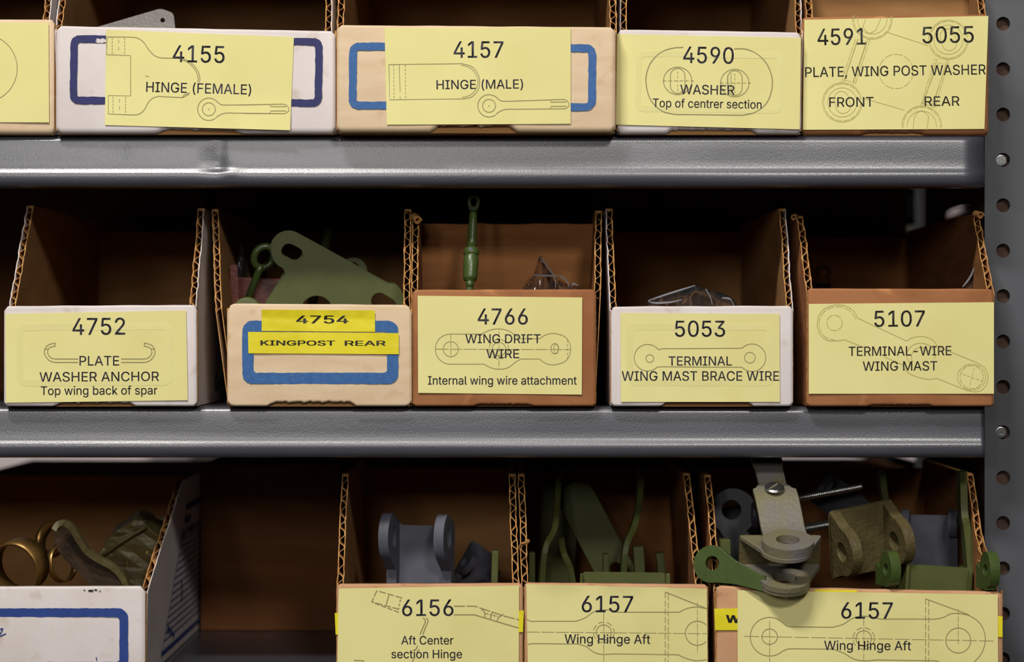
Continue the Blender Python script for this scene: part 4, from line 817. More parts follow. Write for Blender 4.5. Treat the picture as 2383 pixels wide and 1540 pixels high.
# ------------------------------------------------------------------ metal parts in the bins
def flat(name, label, cat, pts, holes, y, t, m, rot=(0, 0, 0), group=None, bevel=.0004, parent=None):
    """a plate whose outline is given on the plane at depth y; pivot in its centre"""
    xs = [p[0] for p in pts]; ys = [p[1] for p in pts]; cx, cy = (min(xs) + max(xs)) / 2, (min(ys) + max(ys)) / 2
    k = (D + y) / D * S; cv = lambda L: [((p[0] - cx) * k, (cy - p[1]) * k) for p in L]
    bm = bmesh.new(); add_prism(bm, [cv(pts)] + [cv(h)[::-1] for h in holes], t)
    o = link(name, bm, M[m], parent, bevel=bevel, loc=P(cx, cy, y), rot=rot)
    if parent is None: tag(o, label, cat, group)
    return o
fp = lambda *a: fillet(list(a))
# upper row
flat('mounting_plate', 'flat grey metal plate with a small hole standing in the navy-framed bin', 'metal part',
     fp((188, 72, 0), (372, 17, 26), (402, 28, 14), (412, 110, 0), (405, 285, 6), (200, 285, 6)), [circ(377, 45, 5.5)], .045, .003, 'platemet', (R(-6), 0, 0))
flat('hinge_lug', 'bluish grey rounded lug at the corner of the navy-framed bin', 'metal part', fp((750, 80, 0), (756, 52, 10), (772, 50, 10), (779, 80, 0), (776, 285, 3), (752, 285, 3)), [], .07, .006, 'grey', (R(-5), 0, 0))
# kingpost bin
KP = [(622, 706)] + circ(673, 583, 43, n=18, a0=R(128), a1=R(305)) + [(706, 556), (903, 661)] + circ(905, 697, 37, n=10, a0=R(-70), a1=R(20)) + [(938, 725), (925, 930), (600, 930)]
KP = [(622, 706), (650, 660), (664, 636)] + circ(674, 584, 43, n=20, a0=R(112), a1=R(302)) + [(720, 560), (905, 662)] + circ(903, 696, 37, n=10, a0=R(-62), a1=R(20)) + [(935, 740), (920, 925), (608, 925), (612, 740)]
KH = [slot(680, 588, 9, 17, R(28)), circ(737, 726, 38), slot(893, 706, 12, 19, R(30))]
kg = 'kingpost plates standing in the tan bin'
kp = thing('kingpost_plate', 'olive green triangular plate with slotted holes standing foremost in the kingpost bin', 'metal part', P(770, 925, .05), (0, 0, 0), None)
def kplate(y, dx, dy, t):
    k = (D + y) / D * S; o = P(770, 925, .05)
    bm = bmesh.new(); add_prism(bm, [KP] + [h[::-1] for h in KH], t, lambda p: P(p.x + dx, p.z + dy, y + p.y) - o)
    return bm
link('plate', kplate(.05, 0, 0, .0026), M['green'], kp, bevel=.0005)
link('plate', kplate(.0535, -2.5, -5, .0026), M['green'], kp, bevel=.0005)
flat('pulley_lug', 'round olive lug with a hole rising behind the triangular plate', 'metal part', circ(823, 630, 31, n=24, a0=PI, a1=2 * PI) + [(854, 900), (792, 900)], [circ(823, 622, 12)], .10, .004, 'green', (0, 0, R(0)))
def ring_part(name, label, cx, cy, y, Rm, r, rot, m, ell=1.0, stem_to=None, cat='metal part'):
    root = thing(name, label, cat, P(cx, cy, y), rot)
    bm = bmesh.new(); k = (D + y) / D * S
    N, n2 = 32, 12; rings = []
    for i in range(N):
        a = 2 * PI * i / N; c = Vector((math.cos(a) * Rm * k, 0, math.sin(a) * Rm * k * ell)); d = Vector((math.cos(a), 0, math.sin(a)))
        rings.append([bm.verts.new(c + d * r * k * math.cos(b) + Vector((0, r * k * math.sin(b), 0))) for b in [2 * PI * j / n2 for j in range(n2)]])
    for i in range(N):
        A, Bq = rings[i], rings[(i + 1) % N]
        for j in range(n2): bm.faces.new([A[j], A[(j + 1) % n2], Bq[(j + 1) % n2], Bq[j]])
    link('eye', bm, M[m], root, smooth=True)
    if stem_to:
        (dx, dz, rr) = stem_to; bm = bmesh.new(); L = math.hypot(dx, dz) * k; a = math.atan2(dx, dz)
        add_lathe(bm, [(rr * k, (Rm - 2) * k), (rr * k * .8, Rm * 1.6 * k), (rr * k * .8, L)], lambda p: Vector((p.x * math.cos(a) + p.z * math.sin(a), p.y, -p.x * math.sin(a) + p.z * math.cos(a))), 14)
        link('shank', bm, M[m], root, smooth=True, bevel=0)
    return root
ring_part('eye_casting', 'oval green eye casting behind the plate beside the red channel', 614, 598, .075, 22, 8.5, (R(15), R(28), R(20)), 'green2', 1.2, (60, -330, 11))
ring_part('eye_rod', 'tall dark green rod with an eye at its tip, deep in the kingpost bin', 776, 492, .17, 24, 6, (R(5), 0, R(10)), 'green', 1.1, (-75, -340, 14))
rc = thing('channel', 'red-brown primed channel lying behind the triangular plate', 'metal part', P(600, 920, .085))
bm = bmesh.new(); o_ = P(600, 920, .085)
add_prism(bm, [[(552, 644), (700, 650), (700, 920), (560, 920)]], .004, lambda p: P(p.x, p.z, .085 + p.y) - o_); link('web', bm, M['red'], rc, bevel=.0006)
bm = bmesh.new(); add_prism(bm, [fp((534, 618, 8), (552, 612, 8), (566, 920, 0), (546, 920, 0))], .03, lambda p: P(p.x, p.z, .062 + p.y) - o_); link('flange', bm, M['red'], rc, bevel=.001)
bm = bmesh.new(); add_lathe(bm, [(.0072, -.002), (.0082, -.001), (.0082, .001), (.0072, .002)], lambda p: Vector((p.x, p.z, p.y)), 28); link('boss', bm, M['green'], None, smooth=False, bevel=.0006, loc=P(575, 725, .018), rot=(R(-12), 0, 0))
tag(bpy.data.objects['boss'], 'small green round boss just showing over the tan panel beside the red channel', 'metal part'); bpy.data.objects['boss'].name = 'round_boss'
# turnbuckle
tb = thing('turnbuckle', 'slim green turnbuckle leaning upright in the wing drift wire bin', 'turnbuckle', P(1093, 668, .03), (R(-14), R(2.5), 0))
k = S * 1.03
def lath(name, prof, m, parent, n=20, **kw):
    bm = bmesh.new(); add_lathe(bm, [(r * k, h * k) for r, h in prof], None, n); return link(name, bm, M[m], parent, smooth=True, **kw)
lath('barrel', [(4, -2), (8, 0), (10, 6), (10, 12), (8, 14), (15, 16), (17, 24), (18, 60), (17, 72), (15, 76), (18, 78), (19, 82), (18, 88), (16, 92), (12, 96)], 'green2', tb)
lath('rod', [(12, 96), (11, 110), (10, 150), (9, 178), (7, 184)], 'green2', tb)
bm = bmesh.new(); add_lathe(bm, [(.1 * k, 0), (5 * k, 0), (5 * k, 6 * k), (.1 * k, 6.2 * k)], lambda p: Vector((p.x, -p.z, p.y)), 12); shift(bm, Vector((-2 * k, -13 * k, 86 * k))); link('pin', bm, M['dgrey'], tb)
bm = bmesh.new(); add_prism(bm, [circ(0, 205 * k, 14 * k, 24 * k), circ(0, 205 * k, 7 * k, 12 * k)[::-1]], 8 * k, lambda p: Vector((p.x, p.y - 4 * k, p.z))); link('eye', bm, M['green2'], tb, bevel=.0005)
bm = bmesh.new(); add_lathe(bm, [(9 * k, -250 * k), (9 * k, -2 * k)], None, 12); link('shank', bm, M['green2'], tb)
# clear plastic bags
def bag(label, pts, y, seed, dep=.02, rows=9, crease_glints=()):
    """crumpled film: silhouette ridge points in the picture, then folds down into the bin"""
    root_l = P(sum(p[0] for p in pts) / len(pts), 900, y); bm = bmesh.new(); rnd = random.Random(seed); g = []
    rid = smooth_path([Vector((p[0], p[1], 0)) for p in pts], 5)
    for sgn in (-1, 1):
        g = []
        for j in range(rows + 1):
            v = j / rows; row = []
            for i, p in enumerate(rid):
                q = noise.noise(Vector((i * .25, v * 2, seed + sgn)))
                fold = abs(noise.noise(Vector((i * .22 + v * 1.2, v * 1.1, seed * 3 + sgn)))) * dep
                row.append(bm.verts.new(P(p.x + q * 10 * v, p.y + v * 190, y + sgn * (dep * .9 * math.sqrt(v) + fold * min(1, v * 3)) + .0)))
            g.append(row)
        for A, Bq in zip(g, g[1:]):
            for i in range(len(A) - 1): bm.faces.new([A[i], A[i + 1], Bq[i + 1], Bq[i]])
    bmesh.ops.remove_doubles(bm, verts=bm.verts, dist=1e-5)
    shift(bm, -root_l); o = link('plastic_bag', bm, M['film'], None, loc=root_l, smooth=True)
    for cl in crease_glints:
        bm = bmesh.new(); pa = smooth_path([P(q[0], q[1], y - dep * .55) - root_l for q in cl], 5); nn_ = len(pa)
        add_sweep(bm, pa, (0, 1, .4), [.0010 * math.sin(PI * (i_ + .5) / nn_) for i_ in range(nn_)], .00035); link('crease_glint', bm, M['crease_glint'], o)
    tag(o, label, 'bag'); return o
bag('crumpled clear plastic bag beside the turnbuckle', [(1215, 668), (1240, 640), (1256, 596), (1268, 612), (1290, 640), (1306, 655), (1325, 662), (1348, 668)], .06, 3, .012, crease_glints=[[(1257, 598), (1272, 618), (1290, 643), (1293, 668)], [(1241, 640), (1270, 641), (1298, 641)], [(1300, 640), (1318, 652), (1326, 668)], [(1330, 668), (1334, 660), (1346, 664)]])
bag('crumpled clear plastic bag in the brace wire bin', [(1508, 700), (1528, 690), (1560, 682), (1600, 668), (1620, 663), (1640, 672), (1665, 678), (1700, 690), (1716, 708)], .04, 8, .016, crease_glints=[[(1509, 699), (1560, 682), (1618, 664)], [(1508, 700), (1524, 705), (1560, 703), (1588, 697)], [(1642, 672), (1652, 688), (1658, 709)], [(1680, 693), (1700, 696), (1708, 712)]])
bag('thin sliver of clear plastic bag by the wall of the terminal wire bin', [(2236, 690), (2250, 662), (2266, 634), (2277, 592), (2280, 640), (2276, 680)], .045, 5, .004, crease_glints=[[(2240, 668), (2260, 640), (2276, 596)], [(2276, 600), (2278, 640), (2270, 670)]])
bag('dark translucent plastic scrap between the cardboard wall and the eye casting', [(548, 640), (556, 575), (562, 560), (572, 590), (584, 640)], .10, 7, .006)
# soft items lying on the carton by the post
bz = P(0, 545, .31).z
def soft(name, label, pts, y, dep, m, cat):
    bm = bmesh.new(); path = smooth_path([P(a, b_, y) for a, b_ in pts], 5); base = path[0].copy()
    bm2 = bm; secs = []
    for i, p in enumerate(path):
        u = i / (len(path) - 1); r = dep * (math.sin(PI * (u * .9 + .06)) ** .5)
        secs.append([bm.verts.new(p + Vector((0, math.cos(a) * r * 2, math.sin(a) * r)) - base) for a in [2 * PI * j / 10 for j in range(10)]])
    for A, Bq in zip(secs, secs[1:]):
        for i in range(10): bm.faces.new([A[i], A[(i + 1) % 10], Bq[(i + 1) % 10], Bq[i]])
    bm.faces.new(secs[0]); bm.faces.new(secs[-1])
    o = link(name, bm, M[m], None, smooth=True, loc=base); tag(o, label, cat); return o
soft('plastic_roll', 'pale lilac roll of plastic lying behind the brown bin by the post', [(2198, 502), (2212, 497), (2240, 489), (2272, 485)], .10, .0036, 'lilac', 'roll')
soft('plastic_tube', 'yellow plastic tube lying on the pale roll by the post', [(2255, 474), (2268, 469), (2280, 467)], .112, .0028, 'yellow', 'tube')

# U-shaped hinge brackets
def clevis(root, wd, h, L, t, Rr, hole, m, lug_t=None, web='web', lug='lug', zc=0.0, hw=None):
    """web in the local xz plane, two lugs towards local -y"""
    lug_t = lug_t or t; hw = hw or h
    bm = bmesh.new(); add_prism(bm, [fp((-wd / 2, -h / 2, t), (wd / 2, -h / 2, t), (wd / 2, hw / 2, t), (-wd / 2, hw / 2, t))], t); link(web, bm, M[m], root, bevel=t * .3)
    for sgn in (-1, 1):
        bm = bmesh.new(); a = math.atan2(h / 2 - Rr * .8, L)
        out = [(0.0, -h / 2), (-L * .0, -h / 2)] + [(-L - Rr * math.sin(q), zc - Rr * math.cos(q)) for q in [PI * i / 18 for i in range(19)]] + [(0.0, h / 2)]
        hl = circ(-L, zc, hole, n=24)
        x0 = sgn * wd / 2 - (lug_t if sgn > 0 else 0)
        add_prism(bm, [out[1:], hl[::-1]], lug_t, lambda p: Vector((x0 + p.y, p.x + t * .5, p.z))); link(lug, bm, M[m], root, bevel=lug_t * .18)
HG = None
u = S
# front olive hinge bracket hanging over the panel
hb = thing('hinge_bracket', 'olive grey cast hinge bracket with upright strap hanging over the edge of the wide bin', 'hinge', P(1815, 1286, .006), (R(19), 0, 0))
kk = 1.01 * S
bm = bmesh.new(); add_prism(bm, [fp((-94 * kk, -40 * kk, 6 * kk), (94 * kk, -40 * kk, 6 * kk), (94 * kk, 40 * kk, 6 * kk), (-94 * kk, 40 * kk, 6 * kk))], 12 * kk); link('web', bm, M['cast2'], hb, bevel=.0008)
for nm, zc, tt, mm in (('upper_flange', 33, 9, 'cast'), ('lower_flange', -42, 13, 'cast')):
    bm = bmesh.new()
    out = [(-93, 4), (-93, -2)] + [(5 + 58 * math.cos(a), -76 + 58 * math.sin(a)) for a in [PI + PI * i / 24 for i in range(25)]] + [(93, -2), (93, 4)]
    add_prism(bm, [[(p[0] * kk, p[1] * kk) for p in out], [(p[0] * kk, p[1] * kk) for p in circ(5, -74, 28)][::-1]], tt * kk, lambda p: Vector((p.x, p.z, p.y + zc * kk))); link(nm, bm, M[mm], hb, bevel=.0005)
bm = bmesh.new(); add_prism(bm, [[(p[0] * kk, p[1] * kk) for p in circ(5, -74, 58, n=36)], [(p[0] * kk, p[1] * kk) for p in circ(5, -74, 28)][::-1]], 9 * kk, lambda p: Vector((p.x, p.z, p.y - 51 * kk))); link('lower_boss', bm, M['cast'], hb, bevel=.0005)
# the strap: eye plus bent arm
bm = bmesh.new(); add_prism(bm, [[(p[0] * kk, p[1] * kk) for p in circ(9, -70, 59, n=40)], [(p[0] * kk, p[1] * kk) for p in circ(9, -70, 27)][::-1]], 22 * kk, lambda p: Vector((p.x, p.z, p.y + 42.5 * kk))); link('eye', bm, M['cast'], hb, bevel=.0007)
bm = bmesh.new()
c9, s9 = math.cos(R(19)), math.sin(R(19))
wl2 = lambda x, y, z: (x, y * c9 + z * s9, -y * s9 + z * c9)
path = smooth_path([wl2(*q) for q in ((9, -46, 38), (8, -34, 42), (5, -14, 58), (1, 12, 92), (-4, 38, 126), (-7, 56, 140), (-9, 74, 150), (-12, 92, 168), (-15, 112, 190), (-17, 132, 206), (-18, 150, 214))], 3)
hw = []
for i, p in enumerate(path):
    a = i / (len(path) - 1); hw.append((51 if a < .53 else 40 if a < .57 else 33 if a < .83 else 36) * kk)
add_sweep(bm, [p * kk for p in path], (1, 0, 0), hw, 13 * kk); link('strap', bm, M['cast'], hb, bevel=.0006)
scw = bpy.data.objects.new('screw', None)
bm = bmesh.new(); rr = 23 * kk
add_lathe(bm, [(rr, 0), (rr, 3 * kk), (rr * .82, 6.5 * kk), (.1 * kk, 8 * kk)], None, 28)
link('screw', bm, M['zinc'], hb, smooth=False, loc=Vector(wl2(-8, 46, 146)) * kk, rot=(R(9), 0, 0))
bm = bmesh.new(); add_box(bm, -rr * .95, rr * .95, -2.6 * kk, 2.6 * kk, 6.0 * kk, 8.6 * kk); link('screw_slot', bm, M['cast'], hb, loc=Vector(wl2(-8, 46, 146)) * kk, rot=(R(9), 0, R(55)))
# rough olive casting resting next to it
rcst = thing('rough_hinge_casting', 'rough pitted olive hinge casting tilted on its side between the strap and green lugs', 'hinge', P(2008, 1256, .040), (R(12), R(-9), R(19)))
clevis(rcst, 166 * S, 168 * S, 56 * S, 13 * S, 58 * S, 24 * S, 'cast2', lug_t=26 * S)
# dark grey eye hinge behind
dg = thing('hinge_bracket', 'dark grey hinge with a big round eye behind the olive strap', 'hinge', P(1722, 1190, .075), (R(-6), 0, R(-8)))
kk2 = 1.05 * S
bm = bmesh.new(); out = [(-60, -190), (-30, -62)] + [(0 + 0, 0)] ; out = [(-40, -190), (-30, -72)] + [(-16 + 54 * math.cos(a), 54 * math.sin(a)) for a in [R(235) - R(290) * i / 26 for i in range(27)]] + [(75, -110), (90, -190)]
add_prism(bm, [[(p[0] * kk2, p[1] * kk2) for p in out], [(p[0] * kk2, p[1] * kk2) for p in circ(-20, 4, 23)][::-1]], 16 * kk2); link('eye_plate', bm, M['dgrey'], dg, bevel=.0006)
bm = bmesh.new(); add_lathe(bm, [(30 * kk2, 0), (36 * kk2, 4 * kk2), (36 * kk2, 14 * kk2), (30 * kk2, 18 * kk2)], lambda p: Vector((p.z, p.x, p.y)), 28); link('bushing', bm, M['dgrey'], dg, smooth=False, bevel=.0006, loc=Vector((26, 22, -4)) * kk2)
flat('grey_plate', 'dark grey flat plate standing behind the round-eyed hinge', 'metal part', fp((1642, 1190, 10), (1800, 1160, 14), (1810, 1340, 0), (1642, 1340, 0)), [], .115, .004, 'dgrey')
dh = thing('hinge_bracket', 'dark grey bracket lying aslant behind the rough olive casting', 'hinge', P(1965, 1175, .10), (R(10), R(38), R(10)))
clevis(dh, 160 * S, 90 * S, 30 * S, 9 * S, 40 * S, 14 * S, 'dgrey')
# threaded bolts
def threaded(name, label, a, b_, r, y0, y1):
    p0, p1 = P(*a, y0), P(*b_, y1); d = p1 - p0; L = d.length; root = thing(name, label, 'bolt', p0, d.to_track_quat('Z', 'Y').to_euler())
    prof = [(r * .8 * S, 0)]; h = .0006; pitch = 5.6 * S
    while h < L - .0006: prof += [(r * S, h), (r * .78 * S, h + pitch * .5)]; h += pitch
    prof.append((r * .8 * S, L)); bm = bmesh.new(); add_lathe(bm, prof, None, 18); link('threaded_shank', bm, M['zinc'], root)
    bm = bmesh.new(); add_lathe(bm, [(r * 2 * S, -r * 1.3 * S), (r * 2 * S, 0)], None, 6); link('hex_head', bm, M['zinc'], root, bevel=.0004)
    return root
threaded('threaded_bolt', 'long threaded steel bolt running behind the strap of the olive bracket', (1768, 1176), (2006, 1131), 8.5, .062, .085)
threaded('threaded_bolt', 'shorter threaded bolt poking out past the rough olive casting', (1862, 1232), (2088, 1190), 12, .055, .06)
# green pieces in the wide bin
def lug_strap(name, label, pts, y, hw, t, m='green2', eye=None, rot=None, cat='hinge'):
    root = thing(name, label, cat, P(pts[0][0], pts[0][1], y)); o = root.location.copy()
    bm = bmesh.new(); path = smooth_path([P(p[0], p[1], y + (p[2] if len(p) > 2 else 0)) - o for p in pts], 4)
    add_sweep(bm, path, (0, 1, 0), hw, t); link('strap', bm, M[m], root, bevel=.0004)
    if eye:
        bm = bmesh.new(); r, h = eye; add_prism(bm, [circ(0, 0, r * S, n=26), circ(0, 0, h * S, n=20)[::-1]], t, lambda p: Vector((p.y - t / 2, p.x, p.z)))
        shift(bm, path[-1]); link('eye', bm, M[m], root, bevel=.0005)
    return root
# eye lever at the bin's corner, seen three-quarter
el = thing('green_eye_lever', 'green lever with a round eye leaning out over the corner of the wide bin', 'hinge', P(1655, 1312, .002), (R(-10), R(0), R(-24)))
out = [(46 * math.cos(a) * S, 46 * math.sin(a) * S) for a in [R(-75) - R(215) * i / 24 for i in range(25)]]
out = [(x * .95, z * .95) for x, z in out] + [(58 * S, 10 * S), (130 * S, -22 * S), (150 * S, -62 * S), (60 * S, -44 * S)]
bm = bmesh.new(); add_prism(bm, [out, circ(2 * S, 2 * S, 17 * S, n=24)[::-1]], 22 * S); link('lever', bm, M['green2'], el, bevel=.0008)
def lug(label, cx, top, y, rotz, w=26, R_=34, hole=12, m='green2', bottom=1520, rx=0, name='green_lug'):
    root = thing(name, label, 'hinge', P(cx, top + R_, y), (R(rx), 0, R(rotz))); k = (D + y) / D * S; H = (bottom - top - R_)
    out = [(R_ * math.cos(a) * k, R_ * 1.25 * math.sin(a) * k) for a in [PI * i / 20 for i in range(21)]] + [(-R_ * k, -20 * k), (-R_ * .2 * k, -R_ * 1.4 * k), (R_ * 1.5 * k, -R_ * 1.8 * k), (R_ * 1.6 * k, -20 * k)]
    out = [(R_ * math.cos(a) * k, R_ * 1.2 * math.sin(a) * k) for a in [PI - 1.15 * PI * i / 22 - .0 for i in range(23)]][::-1]
    out = [(-R_ * math.cos(a) * k, R_ * 1.2 * math.sin(a) * k) for a in [-.9 + (PI + .9) * i / 24 for i in range(25)]] + [(R_ * 1.7 * k, 10 * k), (R_ * 1.7 * k, -H * k), (-R_ * .2 * k, -H * k), (-R_ * .2 * k, -R_ * 1.1 * k)]
    bm = bmesh.new(); add_prism(bm, [[(p[0], p[1]) for p in out], circ(0, 0, hole * k, n=22)[::-1]], w * k, lambda p: Vector((p.y - w * k / 2, p.x, p.z))); link('lug', bm, M[m], root, bevel=.0008)
    return root
lug('glossy green lug standing on the edge of the wide bin beneath the rough casting', 2072, 1288, -.002, 14, 24, 36, 14, bottom=1365)
lug('glossy green lug standing at the outer end of the wide bin beside the post', 2304, 1290, -.002, 10, 24, 36, 14, bottom=1372)
gch = thing('green_channel', 'green channel plate lying between the two glossy green lugs', 'hinge', P(2185, 1350, .03), (0, R(4), 0))
bm = bmesh.new(); add_prism(bm, [fp((-78 * S, -190 * S, 0), (76 * S, -190 * S, 0), (76 * S, 34 * S, 8 * S), (-78 * S, 34 * S, 4 * S))], .0022); link('web', bm, M['green'], gch, bevel=.0004)
bm = bmesh.new(); add_box(bm, -80 * S, -72 * S, -.002, .03, -190 * S, 30 * S); link('flange', bm, M['green'], gch, bevel=.0004)
bm = bmesh.new(); add_box(bm, 68 * S, 78 * S, -.002, .03, -190 * S, 30 * S); link('flange', bm, M['green'], gch, bevel=.0004)
gh = thing('hinge_bracket', 'blue-grey hinge bracket behind the green channel plate', 'hinge', P(2165, 1300, .075), (0, 0, R(-14)))
clevis(gh, 135 * S, 215 * S, 30 * S, 10 * S, 34 * S, 14 * S, 'grey', lug_t=20 * S, zc=88 * S)
lug_strap('green_strap', 'tall bent green strap standing by the end wall of the wide bin', [(2262, 1520, 0), (2258, 1370, 0), (2248, 1240, 0), (2240, 1190, 0), (2238, 1110, 0.01), (2236, 1096, .012)], .04, .0065, 17 * S, 'green', None)
lug_strap('green_strap', 'green strap rising behind the threaded bolt tip', [(2062, 1400, 0), (2060, 1190, 0), (2054, 1130, .004), (2052, 1096, .006)], .08, .006, 16 * S, 'green', None)
lug_strap('green_strap', 'short olive-green strap end standing beside the front olive bracket', [(1690, 1520, 0), (1688, 1330, 0), (1686, 1254, 0)], .02, .006, 24 * S, 'green', None)
# grey hinge in the aft centre bin
ch = thing('grey_clevis', 'blue-grey double-lugged hinge standing upright in the aft centre section bin', 'hinge', P(980, 1385, .052), (R(-2), 0, R(-15)))
kc = 1.03 * S
bm = bmesh.new(); add_prism(bm, [[(p[0] * kc, p[1] * kc) for p in [(-72, -140), (72, -140), (72, 158), (66, 164), (-50, 164), (-60, 172), (-72, 180)]]], 11 * kc); link('web', bm, M['grey'], ch, bevel=.0005)
for sgn in (-1, 1):
    bm = bmesh.new(); zc = 138
    out = [(4, -140), (-10, -140), (-26, 60)] + [(-46 - 45 * math.sin(q), zc - 56 * math.cos(q)) for q in [.55 + (PI - .75) * i / 20 for i in range(21)]] + [(-10, 176), (4, 160)]
    x0 = (-74 if sgn < 0 else 56) * kc; wl_ = 24 * kc
    add_prism(bm, [[(p[0] * kc, p[1] * kc) for p in out], [(p[0] * kc, p[1] * kc) for p in circ(-44, zc, 15, 24)][::-1]], wl_, lambda p: Vector((x0 + p.y - (4 * kc if sgn < 0 else 0), p.x, p.z))); link('lug', bm, M['grey'], ch, bevel=.0010)
d2 = thing('dark_clevis', 'darker grey hinge tipped over behind the upright blue-grey hinge', 'hinge', P(1105, 1330, .095), (R(-10), R(36), R(24)))
clevis(d2, 90 * S, 130 * S, 20 * S, 10 * S, 34 * S, 14 * S, 'dgrey', lug_t=16 * S)
lug_strap('green_strap', 'lone green strap edge at the cardboard wall of the aft centre section bin', [(1152, 1520, 0), (1151, 1360, 0), (1153, 1280, 0)], .05, .006, 16 * S, 'green')
# green hinges in the third bin
def long_strap(label, pts, y, halfw, t, m='green', hole=None):
    """broad face to the viewer"""
    root = thing('green_strap', label, 'hinge', P(pts[-1][0], pts[-1][1], y)); o = root.location.copy(); a = Vector(pts[0][:2]); b_ = Vector(pts[-1][:2]); d = (b_ - a).normalized(); n_ = Vector((-d.y, d.x)) * halfw
    L = []; Rg = []
    ang = math.atan2(-d.y, -d.x); cap = circ(a.x, a.y, halfw, n=14, a0=ang - PI / 2, a1=ang + PI / 2)
    out = cap + [tuple(b_ + n_ * -1), tuple(b_ + n_)]
    if (Vector(cap[-1]) - (b_ + n_)).length < (Vector(cap[-1]) - (b_ - n_)).length: out = cap + [tuple(b_ + n_), tuple(b_ - n_)]
    bm = bmesh.new(); add_prism(bm, [out] + ([circ(hole[0], hole[1], hole[2], n=20)[::-1]] if hole else []), t, lambda p: P(p.x, p.z, y + p.y) - o); link('strap', bm, M[m], root, bevel=.0005); return root
long_strap('broad dark green strap leaning diagonally across the bin of green straps', [(1345, 1165), (1480, 1420)], .125, 44, .003, hole=(1433, 1322, 14))
long_strap('broad green strap fading into shadow behind the diagonal strap', [(1305, 1150), (1290, 1420)], .155, 42, .003)
lug_strap('green_strap', 'bent green strap edge-on, standing right of the diagonal strap', [(1448, 1520, 0), (1450, 1350, 0), (1456, 1270, .0), (1476, 1220, .01), (1488, 1160, .02), (1492, 1095, .03)], .08, .007, 15 * S, 'green')
lug_strap('green_strap', 'bent green strap edge-on beside the torn cardboard wall', [(1256, 1520, 0), (1262, 1345, 0), (1270, 1270, 0), (1292, 1220, .01), (1300, 1110, .03)], .085, .007, 15 * S, 'green')
lug_strap('green_strap', 'green strap edge leaning between the bent strap and the diagonal one', [(1345, 1520, 0), (1332, 1345, 0), (1312, 1285, 0), (1306, 1250, .02)], .09, .006, 15 * S, 'green')
lug_strap('green_strap', 'thin pale green strap end in front of the diagonal strap', [(1410, 1520, 0), (1410, 1340, 0), (1409, 1288, 0)], .08, .005, 15 * S, 'green')
lug_strap('green_strap', 'short green strap end tight against the wall by the aft centre bin', [(1238, 1520, 0), (1238, 1350, 0), (1238, 1284, 0)], .07, .005, 15 * S, 'green')
lug_strap('green_strap', 'green strap with a boss standing behind the front channel', [(1490, 1520, 0), (1488, 1340, 0), (1484, 1270, 0)], .09, .006, 26 * S, 'green')
lug_strap('green_strap', 'dim green strap end near the ribbed cardboard wall', [(1548, 1520, 0), (1540, 1340, 0), (1534, 1285, 0)], .10, .006, 20 * S, 'green')
uc = thing('channel_bracket', 'green channel bracket with rounded corners foremost in the bin of green straps', 'hinge', P(1453, 1420, .018))
o_ = uc.location.copy()
bm = bmesh.new(); add_prism(bm, [fp((1356, 1330, 7), (1548, 1332, 7), (1556, 1480, 0), (1350, 1480, 0))], .0024, lambda p: P(p.x, p.z, .018 + p.y) - o_); link('web', bm, M['green'], uc, bevel=.0006)
for xa, xb in ((1350, 1356), (1550, 1560)):
    bm = bmesh.new(); add_prism(bm, [[(xa, 1334), (xb, 1334), (xb + 2, 1480), (xa - 2, 1480)]], .03, lambda p: P(p.x, p.z, .014 + p.y) - o_); link('flange', bm, M['green'], uc, bevel=.0005)

# brass and bronze fittings in the large white box
def tube_ring(label, cx, cy, y, r, wall, L, rot, m='brass'):
    root = thing('brass_ring', label, 'metal part', P(cx, cy, y), rot); k = (D + y) / D * S; bm = bmesh.new()
    add_lathe(bm, [(r * k, 0), (r * k, L * k), ((r - wall) * k, L * k), ((r - wall) * k, 0)], lambda p: Vector((p.x, p.z, p.y)), 48, closed=True)
    link('ring', bm, M[m], root, smooth=True, bevel=0); return root
tube_ring('large round brass tube end lying open at the front of the white box', 30, 1326, .02, 64, 6, 60, (R(10), 0, R(-16)))
tube_ring('brass ring standing behind the large tube end', 112, 1250, .07, 42, 9, 26, (R(-20), R(10), R(-40)))
tube_ring('thin brass ring half hidden under the bent lever', 150, 1310, .05, 44, 4, 16, (R(-10), R(0), R(58)))
lv = thing('bent_lever', 'bent dark bronze lever with a worn shiny edge in the large white box', 'lever', P(300, 1360, .03))
o_ = lv.location.copy()
edge = sm((128, 1232), (138, 1219), (152, 1217), (170, 1230), (186, 1256), (205, 1283), (232, 1302), (262, 1318), (284, 1340), (300, 1375), (310, 1420))
bm = bmesh.new(); path = [P(a, b_, .02 + .02 * i / len(edge)) - o_ for i, (a, b_) in enumerate(edge)]
add_sweep(bm, path, (.0, 1, 0), .004, 15 * S); link('worn_edge', bm, M['bronze'], lv, bevel=.0005)
bm = bmesh.new(); low = sm((124, 1240), (132, 1275), (150, 1300), (185, 1335), (215, 1365), (240, 1420), (310, 1420))
add_prism(bm, [[tuple(q) for q in edge] + [tuple(q) for q in low[::-1]]], .003, lambda p: P(p.x, p.z, .034 + p.y) - o_); link('arm', bm, M['rust'], lv, bevel=.0006)
blk = thing('bronze_block', 'rough green-bronze wedge-shaped block leaning on the cardboard wall of the white box', 'metal part', P(305, 1290, .085), (R(8), 0, R(0)))
bm = bmesh.new(); q = [(-84, 10), (-50, -44), (10, -84), (24, -80), (66, -46), (62, 40), (30, 120), (-30, 120), (-60, 40)]
vs = [(a * S * 1.05, -b_ * S * 1.05) for a, b_ in q]
add_prism(bm, [vs], .03)
bmesh.ops.subdivide_edges(bm, edges=bm.edges, cuts=3, use_grid_fill=True)
